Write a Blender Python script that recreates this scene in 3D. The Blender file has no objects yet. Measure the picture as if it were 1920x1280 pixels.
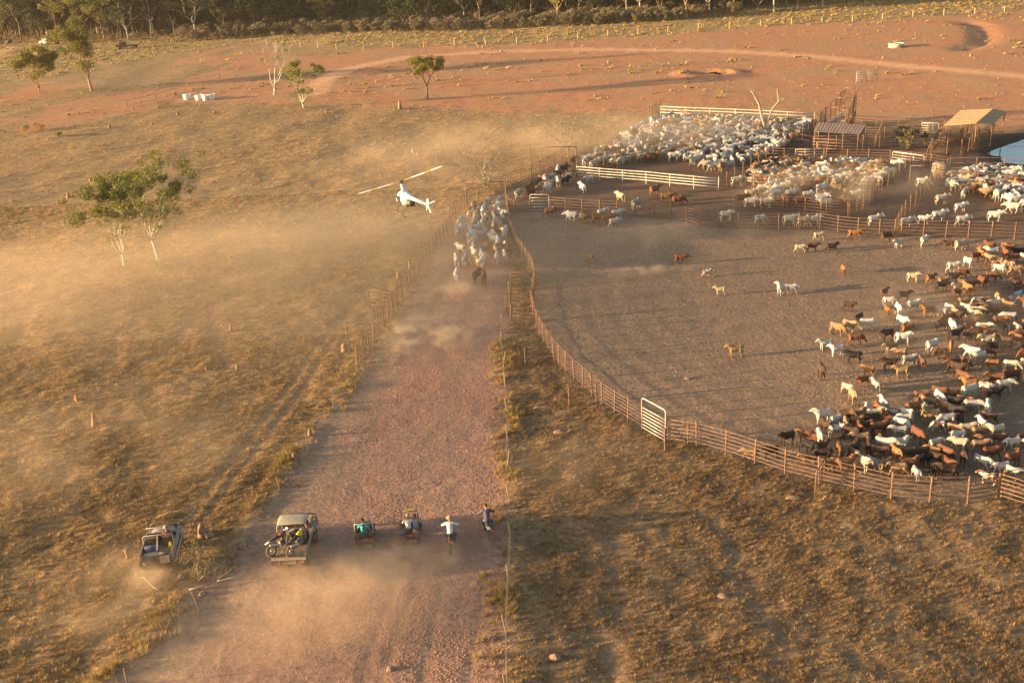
import bpy, bmesh, math, random
import numpy as np
from mathutils import Vector, Matrix, Euler
R = math.radians
random.seed(11)
rng = np.random.default_rng(7)
scene = bpy.context.scene
col = scene.collection

# ---------------------------------------------------------------- camera
F_PX, W_PX, H_PX = 2000.0, 1920.0, 1280.0
PITCH, ROLL, CAM_H = R(22.1), R(3.3), 32.0
fwd = Vector((0, math.cos(PITCH), -math.sin(PITCH)))
r0 = Vector((1, 0, 0)); u0 = r0.cross(fwd)
rgt = (r0*math.cos(ROLL) - u0*math.sin(ROLL)).normalized()
upv = (u0*math.cos(ROLL) + r0*math.sin(ROLL)).normalized()
CAM = Vector((0, 0, CAM_H))
cam_d = bpy.data.cameras.new('camera'); cam = bpy.data.objects.new('camera', cam_d); col.objects.link(cam)
cam_d.sensor_width = 36; cam_d.lens = 36*F_PX/W_PX; cam_d.clip_start = 0.5; cam_d.clip_end = 9000
M3 = Matrix((rgt, upv, -fwd)).transposed()
cam.matrix_world = Matrix.Translation(CAM) @ M3.to_4x4()
scene.camera = cam

# ---------------------------------------------------------------- light
SUN_EL = R(7.2)
SUN_AZ = math.atan2(-0.09, -1.0)         # direction towards the sun on the ground plane (x, y)
to_sun = Vector((math.cos(SUN_AZ)*math.cos(SUN_EL), math.sin(SUN_AZ)*math.cos(SUN_EL), math.sin(SUN_EL)))
world = bpy.data.worlds.new('World'); scene.world = world; world.use_nodes = True
wn = world.node_tree; bg = wn.nodes['Background']
sky = wn.nodes.new('ShaderNodeTexSky'); sky.sky_type = 'NISHITA'; sky.sun_disc = False
sky.sun_elevation = SUN_EL; sky.sun_rotation = math.atan2(to_sun.x, to_sun.y)
sky.dust_density = 3.0; sky.air_density = 1.0; sky.ozone_density = 1.2
wn.links.new(sky.outputs[0], bg.inputs[0]); bg.inputs[1].default_value = 0.105
sd = bpy.data.lights.new('sun', 'SUN'); sd.energy = 4.6; sd.angle = R(1.2); sd.color = (1.0, 0.69, 0.37)
sun = bpy.data.objects.new('sun', sd); col.objects.link(sun)
sun.rotation_euler = to_sun.to_track_quat('Z', 'Y').to_euler(); sun.location = (-60, -20, 60)
scene.view_settings.view_transform = 'Standard'; scene.view_settings.look = 'None'
scene.view_settings.exposure = 1.95; scene.view_settings.gamma = 1.0
scene.view_settings.use_curve_mapping = False
cy = scene.cycles
cy.use_denoising = True; cy.max_bounces = 5; cy.diffuse_bounces = 3; cy.glossy_bounces = 2
cy.transmission_bounces = 3; cy.transparent_max_bounces = 8; cy.volume_bounces = 1
cy.volume_step_rate = 1.5; cy.volume_max_steps = 96; cy.caustics_reflective = False; cy.caustics_refractive = False

# ---------------------------------------------------------------- terrain function and pixel rays
def _hash(i, j, s):
    n = (i*374761393 + j*668265263 + s*1442695041) & 0xFFFFFFFF
    n = ((n ^ (n >> 13))*1274126177) & 0xFFFFFFFF
    return ((n ^ (n >> 16)) & 0xFFFF)/65535.0
def vnoise(x, y, s=0):
    x = np.asarray(x, float); y = np.asarray(y, float)
    xi = np.floor(x).astype(np.int64); yi = np.floor(y).astype(np.int64)
    fx = x-xi; fy = y-yi; fx = fx*fx*(3-2*fx); fy = fy*fy*(3-2*fy)
    a = _hash(xi, yi, s); b = _hash(xi+1, yi, s); c = _hash(xi, yi+1, s); d = _hash(xi+1, yi+1, s)
    return (a*(1-fx)+b*fx)*(1-fy)+(c*(1-fx)+d*fx)*fy
def fbm(x, y, s=0, o=4):
    t = 0.0; a = 0.5; f = 1.0
    for k in range(o):
        t = t + a*vnoise(np.asarray(x)*f, np.asarray(y)*f, s+k*17); a *= 0.5; f *= 2.03
    return t
def hgt(x, y):
    """smooth ground height"""
    x = np.asarray(x, float); y = np.asarray(y, float)
    left = 1/(1+np.exp(-(-x-22)/9.0)); mid = np.exp(-((y-105)/55)**2)
    return 1.3*left*mid + 0.5*(fbm(x/34, y/34, 3, 2)-0.4)
def H(x, y): return float(hgt(x, y))
def ray(px, py):
    return (fwd + rgt*((px-960)/F_PX) - upv*((py-640)/F_PX))
def G(px, py, dz=0.0):
    """ground point seen at a pixel of the photograph"""
    d = ray(px, py); z = 0.3
    for _ in range(8):
        t = (z-CAM.z)/d.z; p = CAM + d*t; z = 0.5*z+0.5*H(p.x, p.y)
    t = (z-CAM.z)/d.z; p = CAM + d*t
    return Vector((p.x, p.y, H(p.x, p.y)+dz))
def on(x, y, dz=0.0): return Vector((x, y, H(x, y)+dz))

# ---------------------------------------------------------------- materials
def mat(name, base, rough=0.8, metal=0.0, var=0.18, scale=6.0, bump=0.0, dirt=None, dirt_amt=0.4, spec=0.3, bscale=None):
    m = bpy.data.materials.new(name); m.use_nodes = True
    nt = m.node_tree; N = nt.nodes; L = nt.links; b = N['Principled BSDF']
    tc = N.new('ShaderNodeTexCoord'); no = N.new('ShaderNodeTexNoise'); no.inputs['Scale'].default_value = scale
    no.inputs['Detail'].default_value = 5; L.new(tc.outputs['Object'], no.inputs['Vector'])
    cr = N.new('ShaderNodeValToRGB')
    lo = [c*(1-var*1.6) for c in base]; hi = [min(1, c*(1+var*1.3)) for c in base]
    cr.color_ramp.elements[0].color = (*lo, 1); cr.color_ramp.elements[1].color = (*hi, 1)
    cr.color_ramp.elements[0].position = 0.3; cr.color_ramp.elements[1].position = 0.72
    L.new(no.outputs[0], cr.inputs[0]); out = cr.outputs[0]
    if dirt:
        n2 = N.new('ShaderNodeTexNoise'); n2.inputs['Scale'].default_value = scale*0.45; n2.inputs['Detail'].default_value = 6
        L.new(tc.outputs['Object'], n2.inputs['Vector'])
        mr = N.new('ShaderNodeMapRange'); mr.inputs[1].default_value = 0.62-dirt_amt*0.35; mr.inputs[2].default_value = 0.75
        L.new(n2.outputs[0], mr.inputs[0])
        mx = N.new('ShaderNodeMix'); mx.data_type = 'RGBA'; mx.inputs['B'].default_value = (*dirt, 1)
        L.new(mr.outputs[0], mx.inputs['Factor']); L.new(out, mx.inputs['A']); out = mx.outputs['Result']
    L.new(out, b.inputs['Base Color'])
    b.inputs['Roughness'].default_value = rough; b.inputs['Metallic'].default_value = metal
    b.inputs['Specular IOR Level'].default_value = spec
    if bump:
        bp = N.new('ShaderNodeBump'); bp.inputs['Strength'].default_value = bump; bp.inputs['Distance'].default_value = 0.05
        n3 = N.new('ShaderNodeTexNoise'); n3.inputs['Scale'].default_value = bscale or scale*3; n3.inputs['Detail'].default_value = 4
        L.new(tc.outputs['Object'], n3.inputs['Vector']); L.new(n3.outputs[0], bp.inputs['Height']); L.new(bp.outputs[0], b.inputs['Normal'])
    return m
DUSTC = (0.36, 0.24, 0.14)
M = {}
M['rust'] = mat('rusty_pipe', (0.205, 0.118, 0.072), 0.75, 0.1, 0.3, 4, dirt=(0.17, 0.095, 0.06))
M['paint_rail'] = mat('pale_painted_rail', (0.52, 0.50, 0.40), 0.6, 0, 0.12, 4, dirt=DUSTC, dirt_amt=0.3)
M['galv'] = mat('galvanised_steel', (0.52, 0.50, 0.44), 0.5, 0.3, 0.12, 4, dirt=DUSTC, dirt_amt=0.35)
M['timber'] = mat('grey_timber', (0.30, 0.22, 0.15), 0.9, 0, 0.3, 5)
M['pale_timber'] = mat('pale_post_timber', (0.52, 0.40, 0.24), 0.9, 0, 0.2, 5)
M['wire'] = mat('fence_wire', (0.22, 0.18, 0.15), 0.6, 0.4, 0.1, 5)
M['dark_pipe'] = mat('dark_steel', (0.09, 0.075, 0.065), 0.6, 0.3, 0.2, 5, dirt=DUSTC)
M['roof_iron'] = mat('weathered_roof_iron', (0.27, 0.19, 0.145), 0.6, 0.15, 0.15, 1.5, dirt=(0.25, 0.14, 0.08))
M['roof_tan'] = mat('tan_shade_cloth', (0.40, 0.26, 0.13), 0.85, 0, 0.1, 1.2)
M['termite'] = mat('termite_earth', (0.33, 0.20, 0.115), 0.95, 0, 0.25, 7, bump=0.8)
M['rock'] = mat('weathered_rock', (0.30, 0.19, 0.12), 0.95, 0, 0.25, 5, bump=0.8)
M['clod'] = mat('red_clod', (0.40, 0.21, 0.13), 0.95, 0, 0.3, 3)
M['pebble'] = mat('brown_pebble', (0.36, 0.24, 0.145), 0.95, 0, 0.3, 3)
M['bark'] = mat('pale_gum_bark', (0.52, 0.45, 0.35), 0.85, 0, 0.25, 3, bump=0.4)
M['bark_dark'] = mat('brown_bark', (0.20, 0.15, 0.105), 0.9, 0, 0.3, 4, bump=0.5)
M['bark_red'] = mat('tan_bark', (0.36, 0.23, 0.13), 0.9, 0, 0.25, 4, bump=0.5)
M['dead_wood'] = mat('bleached_dead_wood', (0.34, 0.275, 0.195), 0.9, 0, 0.22, 5)
M['rubber'] = mat('dusty_tyre_rubber', (0.05, 0.045, 0.04), 0.9, 0, 0.25, 8, dirt=(0.30, 0.21, 0.11), dirt_amt=0.75)
M['rim'] = mat('dusty_wheel_rim', (0.30, 0.25, 0.18), 0.6, 0.3, 0.2, 8, dirt=DUSTC)
M['dirty_cream'] = mat('dusty_cream_paint', (0.42, 0.35, 0.24), 0.6, 0, 0.12, 3, dirt=DUSTC, dirt_amt=0.5, bump=0.1)
M['dirty_grey'] = mat('dusty_grey_paint', (0.27, 0.245, 0.205), 0.55, 0.1, 0.15, 3, dirt=DUSTC, dirt_amt=0.45)
M['black'] = mat('dusty_black_plastic', (0.035, 0.03, 0.03), 0.6, 0, 0.2, 5, dirt=(0.18, 0.12, 0.07), dirt_amt=0.4)
M['seat'] = mat('worn_vinyl_seat', (0.10, 0.075, 0.06), 0.7, 0, 0.2, 5, dirt=DUSTC)
M['red_plastic'] = mat('faded_red_plastic', (0.20, 0.055, 0.045), 0.5, 0, 0.2, 5, dirt=DUSTC, dirt_amt=0.35)
M['orange_plastic'] = mat('orange_plastic', (0.55, 0.16, 0.03), 0.5, 0, 0.12, 5)
M['blue_plastic'] = mat('blue_plastic', (0.08, 0.09, 0.16), 0.5, 0, 0.2, 5, dirt=DUSTC, dirt_amt=0.3)
M['yellow'] = mat('yellow_plastic', (0.60, 0.38, 0.04), 0.5, 0, 0.15, 5)
M['white_plastic'] = mat('white_plastic', (0.68, 0.66, 0.60), 0.45, 0, 0.08, 5)
M['glass_dark'] = mat('tinted_perspex', (0.055, 0.05, 0.045), 0.12, 0, 0.1, 3, spec=0.5)
M['heli_white'] = mat('helicopter_white_paint', (0.74, 0.75, 0.72), 0.35, 0, 0.05, 2, spec=0.5)
M['heli_blue'] = mat('helicopter_blue_marking', (0.06, 0.07, 0.16), 0.4, 0, 0.1, 3)
M['blade_yellow'] = mat('rotor_yellow_band', (0.72, 0.42, 0.03), 0.5, 0, 0.06, 3)
M['engine'] = mat('greasy_engine_metal', (0.16, 0.145, 0.12), 0.5, 0.5, 0.35, 9)
M['skin'] = mat('sunburnt_skin', (0.36, 0.19, 0.12), 0.6, 0, 0.1, 8)
M['shirt_white'] = mat('white_cotton_shirt', (0.66, 0.60, 0.52), 0.9, 0, 0.1, 6, bump=0.3)
M['shirt_teal'] = mat('teal_cotton_shirt', (0.05, 0.34, 0.29), 0.9, 0, 0.15, 6, bump=0.3)
M['shirt_navy'] = mat('navy_cotton_shirt', (0.085, 0.075, 0.125), 0.9, 0, 0.2, 6, bump=0.3)
M['shirt_grey'] = mat('blue_grey_shirt', (0.26, 0.31, 0.36), 0.9, 0, 0.15, 6, bump=0.3)
M['jeans'] = mat('faded_jeans', (0.075, 0.085, 0.13), 0.9, 0, 0.25, 7)
M['boots'] = mat('brown_boots', (0.10, 0.06, 0.035), 0.8, 0, 0.2, 7)
M['hat'] = mat('felt_hat', (0.34, 0.25, 0.14), 0.9, 0, 0.15, 6)
M['cap'] = mat('dark_cap', (0.07, 0.05, 0.03), 0.9, 0, 0.15, 6)
M['horn'] = mat('horn', (0.30, 0.26, 0.20), 0.5, 0, 0.2, 9)
M['white_bag'] = mat('white_woven_sack', (0.72, 0.70, 0.64), 0.8, 0, 0.08, 4)
M['scrap'] = mat('rusted_scrap', (0.16, 0.10, 0.07), 0.8, 0.2, 0.35, 3)

def leafmat(name, c0, c1, trans=0.25, rand=0.5):
    m = bpy.data.materials.new(name); m.use_nodes = True; nt = m.node_tree; N = nt.nodes; L = nt.links
    b = N['Principled BSDF']; b.inputs['Roughness'].default_value = 0.65; b.inputs['Specular IOR Level'].default_value = 0.25
    oi = N.new('ShaderNodeObjectInfo'); gm = N.new('ShaderNodeNewGeometry')
    mx = N.new('ShaderNodeMath'); mx.operation = 'MULTIPLY_ADD'; mx.inputs[1].default_value = rand; 
    m2 = N.new('ShaderNodeMath'); m2.operation = 'MULTIPLY'; m2.inputs[1].default_value = 1-rand
    L.new(gm.outputs['Random Per Island'], m2.inputs[0]); L.new(oi.outputs['Random'], mx.inputs[0]); L.new(m2.outputs[0], mx.inputs[2])
    cr = N.new('ShaderNodeValToRGB'); cr.color_ramp.elements[0].color = (*c0, 1); cr.color_ramp.elements[1].color = (*c1, 1)
    L.new(mx.outputs[0], cr.inputs[0]); L.new(cr.outputs[0], b.inputs['Base Color'])
    tr = N.new('ShaderNodeBsdfTranslucent'); L.new(cr.outputs[0], tr.inputs[0])
    ms = N.new('ShaderNodeMixShader'); ms.inputs[0].default_value = trans
    L.new(b.outputs[0], ms.inputs[1]); L.new(tr.outputs[0], ms.inputs[2]); L.new(ms.outputs[0], N['Material Output'].inputs[0])
    return m
M['grass'] = leafmat('dry_grass', (0.27, 0.165, 0.068), (0.56, 0.385, 0.17), 0.3, 0.75)
M['grass_dark'] = leafmat('brown_grass', (0.165, 0.096, 0.045), (0.37, 0.235, 0.105), 0.25, 0.7)
M['weed'] = leafmat('yellow_green_weed', (0.21, 0.15, 0.05), (0.42, 0.30, 0.10), 0.3, 0.5)
M['leaf'] = leafmat('gum_leaf', (0.075, 0.095, 0.022), (0.27, 0.25, 0.05), 0.25, 0.15)
M['leaf_yellow'] = leafmat('yellow_green_leaf', (0.11, 0.115, 0.022), (0.30, 0.26, 0.05), 0.25, 0.15)
M['leaf_far'] = leafmat('grey_green_leaf', (0.02, 0.033, 0.013), (0.075, 0.088, 0.03), 0.2, 0.45)
M['leaf_scrub'] = leafmat('dry_scrub_leaf', (0.12, 0.10, 0.055), (0.28, 0.215, 0.115), 0.2, 0.5)

# ---------------------------------------------------------------- mesh helpers
class MB:
    def __init__(s): s.v = []; s.f = []; s.m = []
    def add(s, v, f, mi=0):
        o = len(s.v); s.v.extend([tuple(p) for p in v]); s.f.extend([tuple(i+o for i in q) for q in f]); s.m.extend([mi]*len(f)); return s
    def box(s, c, size, rot=None, mi=0, top=(1, 1), shift=(0, 0)):
        hx, hy, hz = [q/2 for q in size]
        v = [Vector((x*hx*(top[0] if z > 0 else 1)+(shift[0] if z > 0 else 0), y*hy*(top[1] if z > 0 else 1)+(shift[1] if z > 0 else 0), z*hz)) for z in (-1, 1) for x, y in ((-1, -1), (1, -1), (1, 1), (-1, 1))]
        if rot: e = Euler(rot).to_matrix(); v = [e @ p for p in v]
        v = [p+Vector(c) for p in v]
        return s.add(v, [(3, 2, 1, 0), (4, 5, 6, 7), (0, 1, 5, 4), (1, 2, 6, 5), (2, 3, 7, 6), (3, 0, 4, 7)], mi)
    def tube(s, pts, rad, n=6, mi=0, squash=1.0, caps=True):
        pts = [Vector(p) for p in pts]
        if not isinstance(rad, (list, tuple)): rad = [rad]*len(pts)
        V = []; F = []; prev = None
        for i, p in enumerate(pts):
            t = (pts[min(i+1, len(pts)-1)]-pts[max(i-1, 0)])
            if t.length < 1e-9: t = Vector((0, 0, 1))
            t.normalize()
            if prev is None:
                a = Vector((0, 0, 1)) if abs(t.z) < 0.9 else Vector((1, 0, 0)); a = (a - t*a.dot(t)).normalized()
            else: a = (prev - t*prev.dot(t)).normalized()
            prev = a; b = t.cross(a)
            for k in range(n):
                w = 2*math.pi*k/n; V.append(p + (a*math.cos(w)*squash + b*math.sin(w))*rad[i])
        for i in range(len(pts)-1):
            for k in range(n):
                F.append((i*n+k, i*n+(k+1) % n, (i+1)*n+(k+1) % n, (i+1)*n+k))
        if caps: F.append(tuple(range(n-1, -1, -1))); F.append(tuple((len(pts)-1)*n+k for k in range(n)))
        return s.add(V, F, mi)
    def ell(s, c, r, n=10, m=7, rot=None, mi=0):
        V = [Vector((0, 0, -1))]; F = []
        for j in range(1, m):
            w = math.pi*j/m
            for k in range(n): V.append(Vector((math.sin(w)*math.cos(2*math.pi*k/n), math.sin(w)*math.sin(2*math.pi*k/n), -math.cos(w))))
        V.append(Vector((0, 0, 1))); L = len(V)-1
        for k in range(n): F.append((0, 1+(k+1) % n, 1+k)); F.append((L, L-n+k, L-n+(k+1) % n))
        for j in range(m-2):
            for k in range(n): F.append((1+j*n+k, 1+j*n+(k+1) % n, 1+(j+1)*n+(k+1) % n, 1+(j+1)*n+k))
        e = Euler(rot).to_matrix() if rot else Matrix.Identity(3)
        V = [e @ Vector((p.x*r[0], p.y*r[1], p.z*r[2])) + Vector(c) for p in V]
        return s.add(V, F, mi)
    def rings(s, rr, n=12, mi=0):
        """loft of ellipses along y: (y, z, rx, rz)"""
        V = []; F = []
        for (y, z, rx, rz) in rr:
            for k in range(n):
                w = 2*math.pi*k/n; V.append((rx*math.cos(w), y, z+rz*math.sin(w)))
        for i in range(len(rr)-1):
            for k in range(n): F.append((i*n+(k+1) % n, i*n+k, (i+1)*n+k, (i+1)*n+(k+1) % n))
        F.append(tuple(range(n))); F.append(tuple((len(rr)-1)*n+k for k in range(n-1, -1, -1)))
        return s.add(V, F, mi)
    def torus(s, c, R_, r, axis='x', n=20, m=8, mi=0, wide=1.0):
        V = []; F = []
        for i in range(n):
            a = 2*math.pi*i/n
            for k in range(m):
                b = 2*math.pi*k/m; q = R_+r*math.cos(b); w = r*wide*math.sin(b)
                p = (w, q*math.cos(a), q*math.sin(a)) if axis == 'x' else ((q*math.cos(a), w, q*math.sin(a)) if axis == 'y' else (q*math.cos(a), q*math.sin(a), w))
                V.append(Vector(p)+Vector(c))
        for i in range(n):
            for k in range(m): F.append((i*m+k, i*m+(k+1) % m, ((i+1) % n)*m+(k+1) % m, ((i+1) % n)*m+k))
        return s.add(V, F, mi)
    def disc(s, c, r, w, axis='x', n=16, mi=0):
        d = {'x': Vector((1, 0, 0)), 'y': Vector((0, 1, 0)), 'z': Vector((0, 0, 1))}[axis]
        return s.tube([Vector(c)-d*w/2, Vector(c)+d*w/2], r, n, mi)
    def plate(s, poly, thick, mi=0):
        """solid plate from a planar polygon, thickened along its normal"""
        P = [Vector(p) for p in poly]; nrm = (P[1]-P[0]).cross(P[2]-P[0]).normalized()*thick; n = len(P)
        return s.add(P+[p+nrm for p in P], [tuple(range(n-1, -1, -1)), tuple(range(n, 2*n))]+[(i, (i+1) % n, n+(i+1) % n, n+i) for i in range(n)], mi)
    def mesh(s, name, mats, smooth=False):
        me = bpy.data.meshes.new(name); me.from_pydata(s.v, [], s.f)
        for m_ in (mats if isinstance(mats, (list, tuple)) else [mats]):
            me.materials.append(M[m_] if isinstance(m_, str) else m_)
        if any(s.m): me.polygons.foreach_set('material_index', s.m)
        if smooth: me.polygons.foreach_set('use_smooth', [True]*len(me.polygons))
        me.update(); return me
    def build(s, name, mats, parent=None, smooth=False):
        return obj(name, s.mesh(name, mats, smooth), parent)
def obj(name, me, parent=None, loc=None):
    o = bpy.data.objects.new(name, me); col.objects.link(o)
    if parent: o.parent = parent
    if loc is not None: o.location = loc
    return o
def tag(o, label=None, cat=None, group=None, kind=None):
    if label: o['label'] = label
    if cat: o['category'] = cat
    if group: o['group'] = group
    if kind: o['kind'] = kind
    return o
def thing(name, label, cat, loc=(0, 0, 0), rz=0.0, group=None):
    o = bpy.data.objects.new(name, None); col.objects.link(o); o.location = loc; o.rotation_euler = (0, 0, rz)
    o.empty_display_size = 0.3
    return tag(o, label, cat, group)
def remeshed(mb, name, mats, voxel=0.03, smooth=2, dec=None):
    me = mb.mesh('tmp', mats); o = bpy.data.objects.new('tmp', me); col.objects.link(o)
    a = o.modifiers.new('r', 'REMESH'); a.mode = 'VOXEL'; a.voxel_size = voxel
    if smooth: b = o.modifiers.new('s', 'SMOOTH'); b.factor = 0.5; b.iterations = smooth
    if dec: c = o.modifiers.new('d', 'DECIMATE'); c.ratio = dec
    dg = bpy.context.evaluated_depsgraph_get()
    out = bpy.data.meshes.new_from_object(o.evaluated_get(dg)); out.name = name
    bpy.data.objects.remove(o); bpy.data.meshes.remove(me)
    if len(out.materials) == 0:
        for m_ in (mats if isinstance(mats, (list, tuple)) else [mats]): out.materials.append(M[m_] if isinstance(m_, str) else m_)
    out.polygons.foreach_set('use_smooth', [True]*len(out.polygons)); return out
def append_mb(me, mb):
    """join extra geometry into an existing mesh"""
    bm = bmesh.new(); bm.from_mesh(me); vs = [bm.verts.new(p) for p in mb.v]
    for f, mi in zip(mb.f, mb.m):
        q = bm.faces.new([vs[i] for i in f]); q.material_index = mi; q.smooth = True
    bm.to_mesh(me); bm.free(); return me

# ---------------------------------------------------------------- zones of the ground
def wpoly(px): return np.array([G(x, y).xy[:] for x, y in px])
def inpoly(X, Y, P):
    ins = np.zeros(X.shape, bool); j = len(P)-1
    for i in range(len(P)):
        xi, yi = P[i]; xj, yj = P[j]
        c = ((yi > Y) != (yj > Y)) & (X < (xj-xi)*(Y-yi)/((yj-yi) if yj != yi else 1e-9)+xi); ins ^= c; j = i
    return ins
def dpath(X, Y, P, closed=False):
    d = np.full(X.shape, 1e9); n = len(P)
    for i in range(n if closed else n-1):
        a = P[i]; b = P[(i+1) % n]; ab = b-a; L2 = max(ab@ab, 1e-9)
        t = np.clip(((X-a[0])*ab[0]+(Y-a[1])*ab[1])/L2, 0, 1)
        d = np.minimum(d, np.hypot(X-a[0]-t*ab[0], Y-a[1]-t*ab[1]))
    return d
def sstep(a, b, x): t = np.clip((x-a)/(b-a), 0, 1); return t*t*(3-2*t)
def soft(X, Y, P, w):
    d = dpath(X, Y, P, True); return sstep(-w, w, np.where(inpoly(X, Y, P), d, -d))
LANE_L = [(120, 1330), (250, 1230), (390, 1085), (490, 950), (590, 800), (672, 690), (740, 582), (813, 476), (876, 386), (932, 362)]
LANE_R = [(948, 376), (957, 430), (952, 600), (945, 690), (946, 960), (938, 1330)]
YARD_F = [(950, 386), (956, 436), (969, 470), (988, 496), (999, 514), (1004, 534), (1000, 556), (997, 579), (1007, 617), (1022, 646), (1042, 675), (1057, 694), (1085, 720), (1100, 733), (1120, 752), (1144, 769), (1173, 787), (1204, 806), (1248, 828), (1290, 831), (1337, 846), (1385, 859), (1432, 877), (1484, 894), (1544, 906), (1604, 922), (1669, 936), (1739, 942), (1808, 943), (1870, 934), (1990, 905)]
BACK_F = [(960, 398), (1030, 396), (1098, 402), (1205, 408), (1277, 414), (1316, 426), (1390, 429), (1466, 431), (1543, 430), (1582, 438), (1653, 442), (1737, 445), (1853, 447), (1990, 452)]
P_lane = wpoly(LANE_L+LANE_R)
P_yard = wpoly(YARD_F+BACK_F[::-1])
P_pens = wpoly([(932, 362), (1060, 305), (1240, 212), (1527, 226), (1600, 244), (1760, 250), (1990, 250), (1990, 452)]+BACK_F[::-1][1:])
P_red = wpoly([(-400, 300), (0, 258), (180, 225), (350, 192), (640, 200), (900, 208), (1240, 210), (1990, 250), (2300, 250), (2300, 0), (1990, 10), (1850, 24), (1280, 62), (1000, 82), (640, 90), (480, 78), (300, 105), (100, 145), (-400, 190)])
P_far = wpoly([(-400, 190), (100, 145), (300, 105), (480, 78), (640, 90), (1000, 82), (1280, 62), (1850, 24), (1990, 10), (2300, -10), (2300, -80), (1300, -60), (-400, 60)])
P_track = wpoly([(590, 175), (612, 148), (660, 128), (760, 108), (900, 98), (1100, 93), (1350, 96), (1500, 104), (1700, 124), (1990, 150)])
P_rutA = wpoly([(335, 1000), (400, 905), (470, 815), (540, 725), (590, 655), (622, 610), (660, 570)])
LANE_RUTS = [wpoly(p) for p in ([(757, 1040), (735, 1110), (712, 1170), (690, 1230), (672, 1300)], [(795, 1035), (775, 1110), (752, 1170), (728, 1230), (712, 1300)], [(838, 1060), (826, 1120), (806, 1200), (785, 1300)], [(912, 1030), (905, 1120), (890, 1200), (872, 1300)])]
P_rutB = wpoly([(375, 985), (440, 893), (510, 800), (575, 715), (612, 655), (640, 600), (668, 566)])
P_rutC = wpoly([(-40, 545), (60, 515), (180, 470), (330, 540), (420, 520), (640, 470)])
CATTLE_PADS = [wpoly(p) for p in ([(30, 640), (65, 560), (110, 500)], [(215, 690), (212, 600), (220, 520)], [(395, 600), (415, 640), (430, 690)], [(250, 700), (330, 630), (400, 590), (500, 520)],
                                  [(1330, 960), (1380, 1060), (1450, 1200), (1480, 1290)], [(1150, 960), (1150, 1100), (1160, 1290)])]
P_dam = wpoly([(1990, 248), (1920, 259), (1887, 271), (1866, 278), (1853, 284), (1862, 288), (1873, 292), (1880, 298), (1884, 303), (1920, 306), (1990, 312)])
P_pond = wpoly([(1990, 528), (1920, 541), (1898, 548), (1889, 556), (1893, 564), (1920, 569), (1990, 566)])
P_dung = wpoly([(1560, 830), (1700, 760), (1800, 690), (1990, 640), (1990, 905), (1870, 925), (1740, 930), (1600, 905)])

# ---------------------------------------------------------------- ground sheet
def axis(lo, hi, step, far_lo, far_hi, g=1.12):
    mid = list(np.arange(lo, hi, step)); a = []; x = lo; s = step
    while x > far_lo: s *= g; x -= s; a.append(x)
    b = []; x = mid[-1]; s = step
    while x < far_hi: s *= g; x += s; b.append(x)
    return np.array(a[::-1]+mid+b)
gx = axis(-42, 46, 0.27, -4000, 4000, 1.035)
gy = axis(33, 118, 0.27, -600, 5000, 1.022)
gx, gy = gx[(gx > -4200)], gy[(gy > -700)]
X, Y = np.meshgrid(gx, gy); nx, ny = len(gx), len(gy)
def zones(X, Y):
    wob = 1.6*(fbm(X/2.1, Y/2.1, 31, 3)-0.45); wob2 = 1.6*(fbm(X/2.1, Y/2.1, 77, 3)-0.45)
    Xw, Yw = X+wob, Y+wob2
    z = {}
    z['lane'] = soft(Xw, Yw, P_lane, 1.5); z['yard'] = soft(X+0.3*wob, Y+0.3*wob2, P_yard, 0.6)
    z['pens'] = soft(X+0.3*wob, Y, P_pens, 0.8); z['red'] = soft(X+6*wob, Y+9*wob2, P_red, 4.0)*(1-0.85*sstep(-10, -55, X)*sstep(0.36, 0.52, fbm(X/16, Y/22, 131, 3))); z['far'] = soft(Xw, Yw, P_far, 4.0)
    z['track'] = sstep(3.4, 1.4, dpath(Xw, Yw, P_track))
    rut = 0.55*np.maximum(sstep(0.5, 0.18, dpath(X+0.15*wob, Y, P_rutA)), sstep(0.45, 0.18, dpath(X+0.15*wob, Y, P_rutB)))
    for p in LANE_RUTS: rut = np.maximum(rut, 0.75*sstep(0.30, 0.12, dpath(X+0.1*wob, Y, p)))
    pad = np.zeros(X.shape)
    for p in CATTLE_PADS: pad = np.maximum(pad, sstep(0.9, 0.2, dpath(Xw, Yw, p)))
    z['rut'] = np.maximum(rut, 0.42*np.maximum(pad, 0.8*sstep(1.4, 0.4, dpath(Xw, Yw, P_rutC))))
    z['dung'] = soft(Xw, Yw, P_dung, 4.0)*z['yard']
    z['dam'] = soft(X, Y, P_dam, 1.6); z['pond'] = soft(X, Y, P_pond, 1.0)
    z['grass'] = np.clip(1-z['lane']-z['yard']-z['pens']-z['red'], 0, 1)
    return z
Zn = zones(X, Y)
near = sstep(190, 70, Y)*sstep(70, 40, np.abs(X))
rough = near*(0.05*Zn['lane']+0.035*Zn['yard']+0.035*Zn['pens']+0.16*Zn['grass']*(1-0.6*Zn['rut']))
Z = hgt(X, Y) + rough*1.6*(fbm(X/0.8, Y/0.8, 5, 2)-0.4) + (0.20*Zn['grass']+0.10*Zn['red'])*sstep(420, 100, Y)*(fbm(X/3.4, Y/4.2, 9, 3)-0.45)*1.5
Z += Zn['grass']*sstep(60, 110, Y)*0.75*(fbm(X/9, Y/13, 141, 2)-0.37)
Z -= (0.10*Zn['grass']+0.035*Zn['lane'])*Zn['rut']*near + 0.55*Zn['dam'] + 0.12*Zn['pond']
Z += 0.10*Zn['track']*0
gully = dpath(X, Y, wpoly([(1810, 40), (1838, 52), (1845, 68), (1840, 82), (1800, 92)])); Z -= 0.9*sstep(2.4, 0.3, gully)
mound = dpath(X, Y, wpoly([(20, 100), (60, 96), (105, 98)])); Z += 1.9*sstep(6.0, 0.8, mound)*(0.6+0.8*fbm(X/2.0, Y/2.0, 41, 3))
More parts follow.
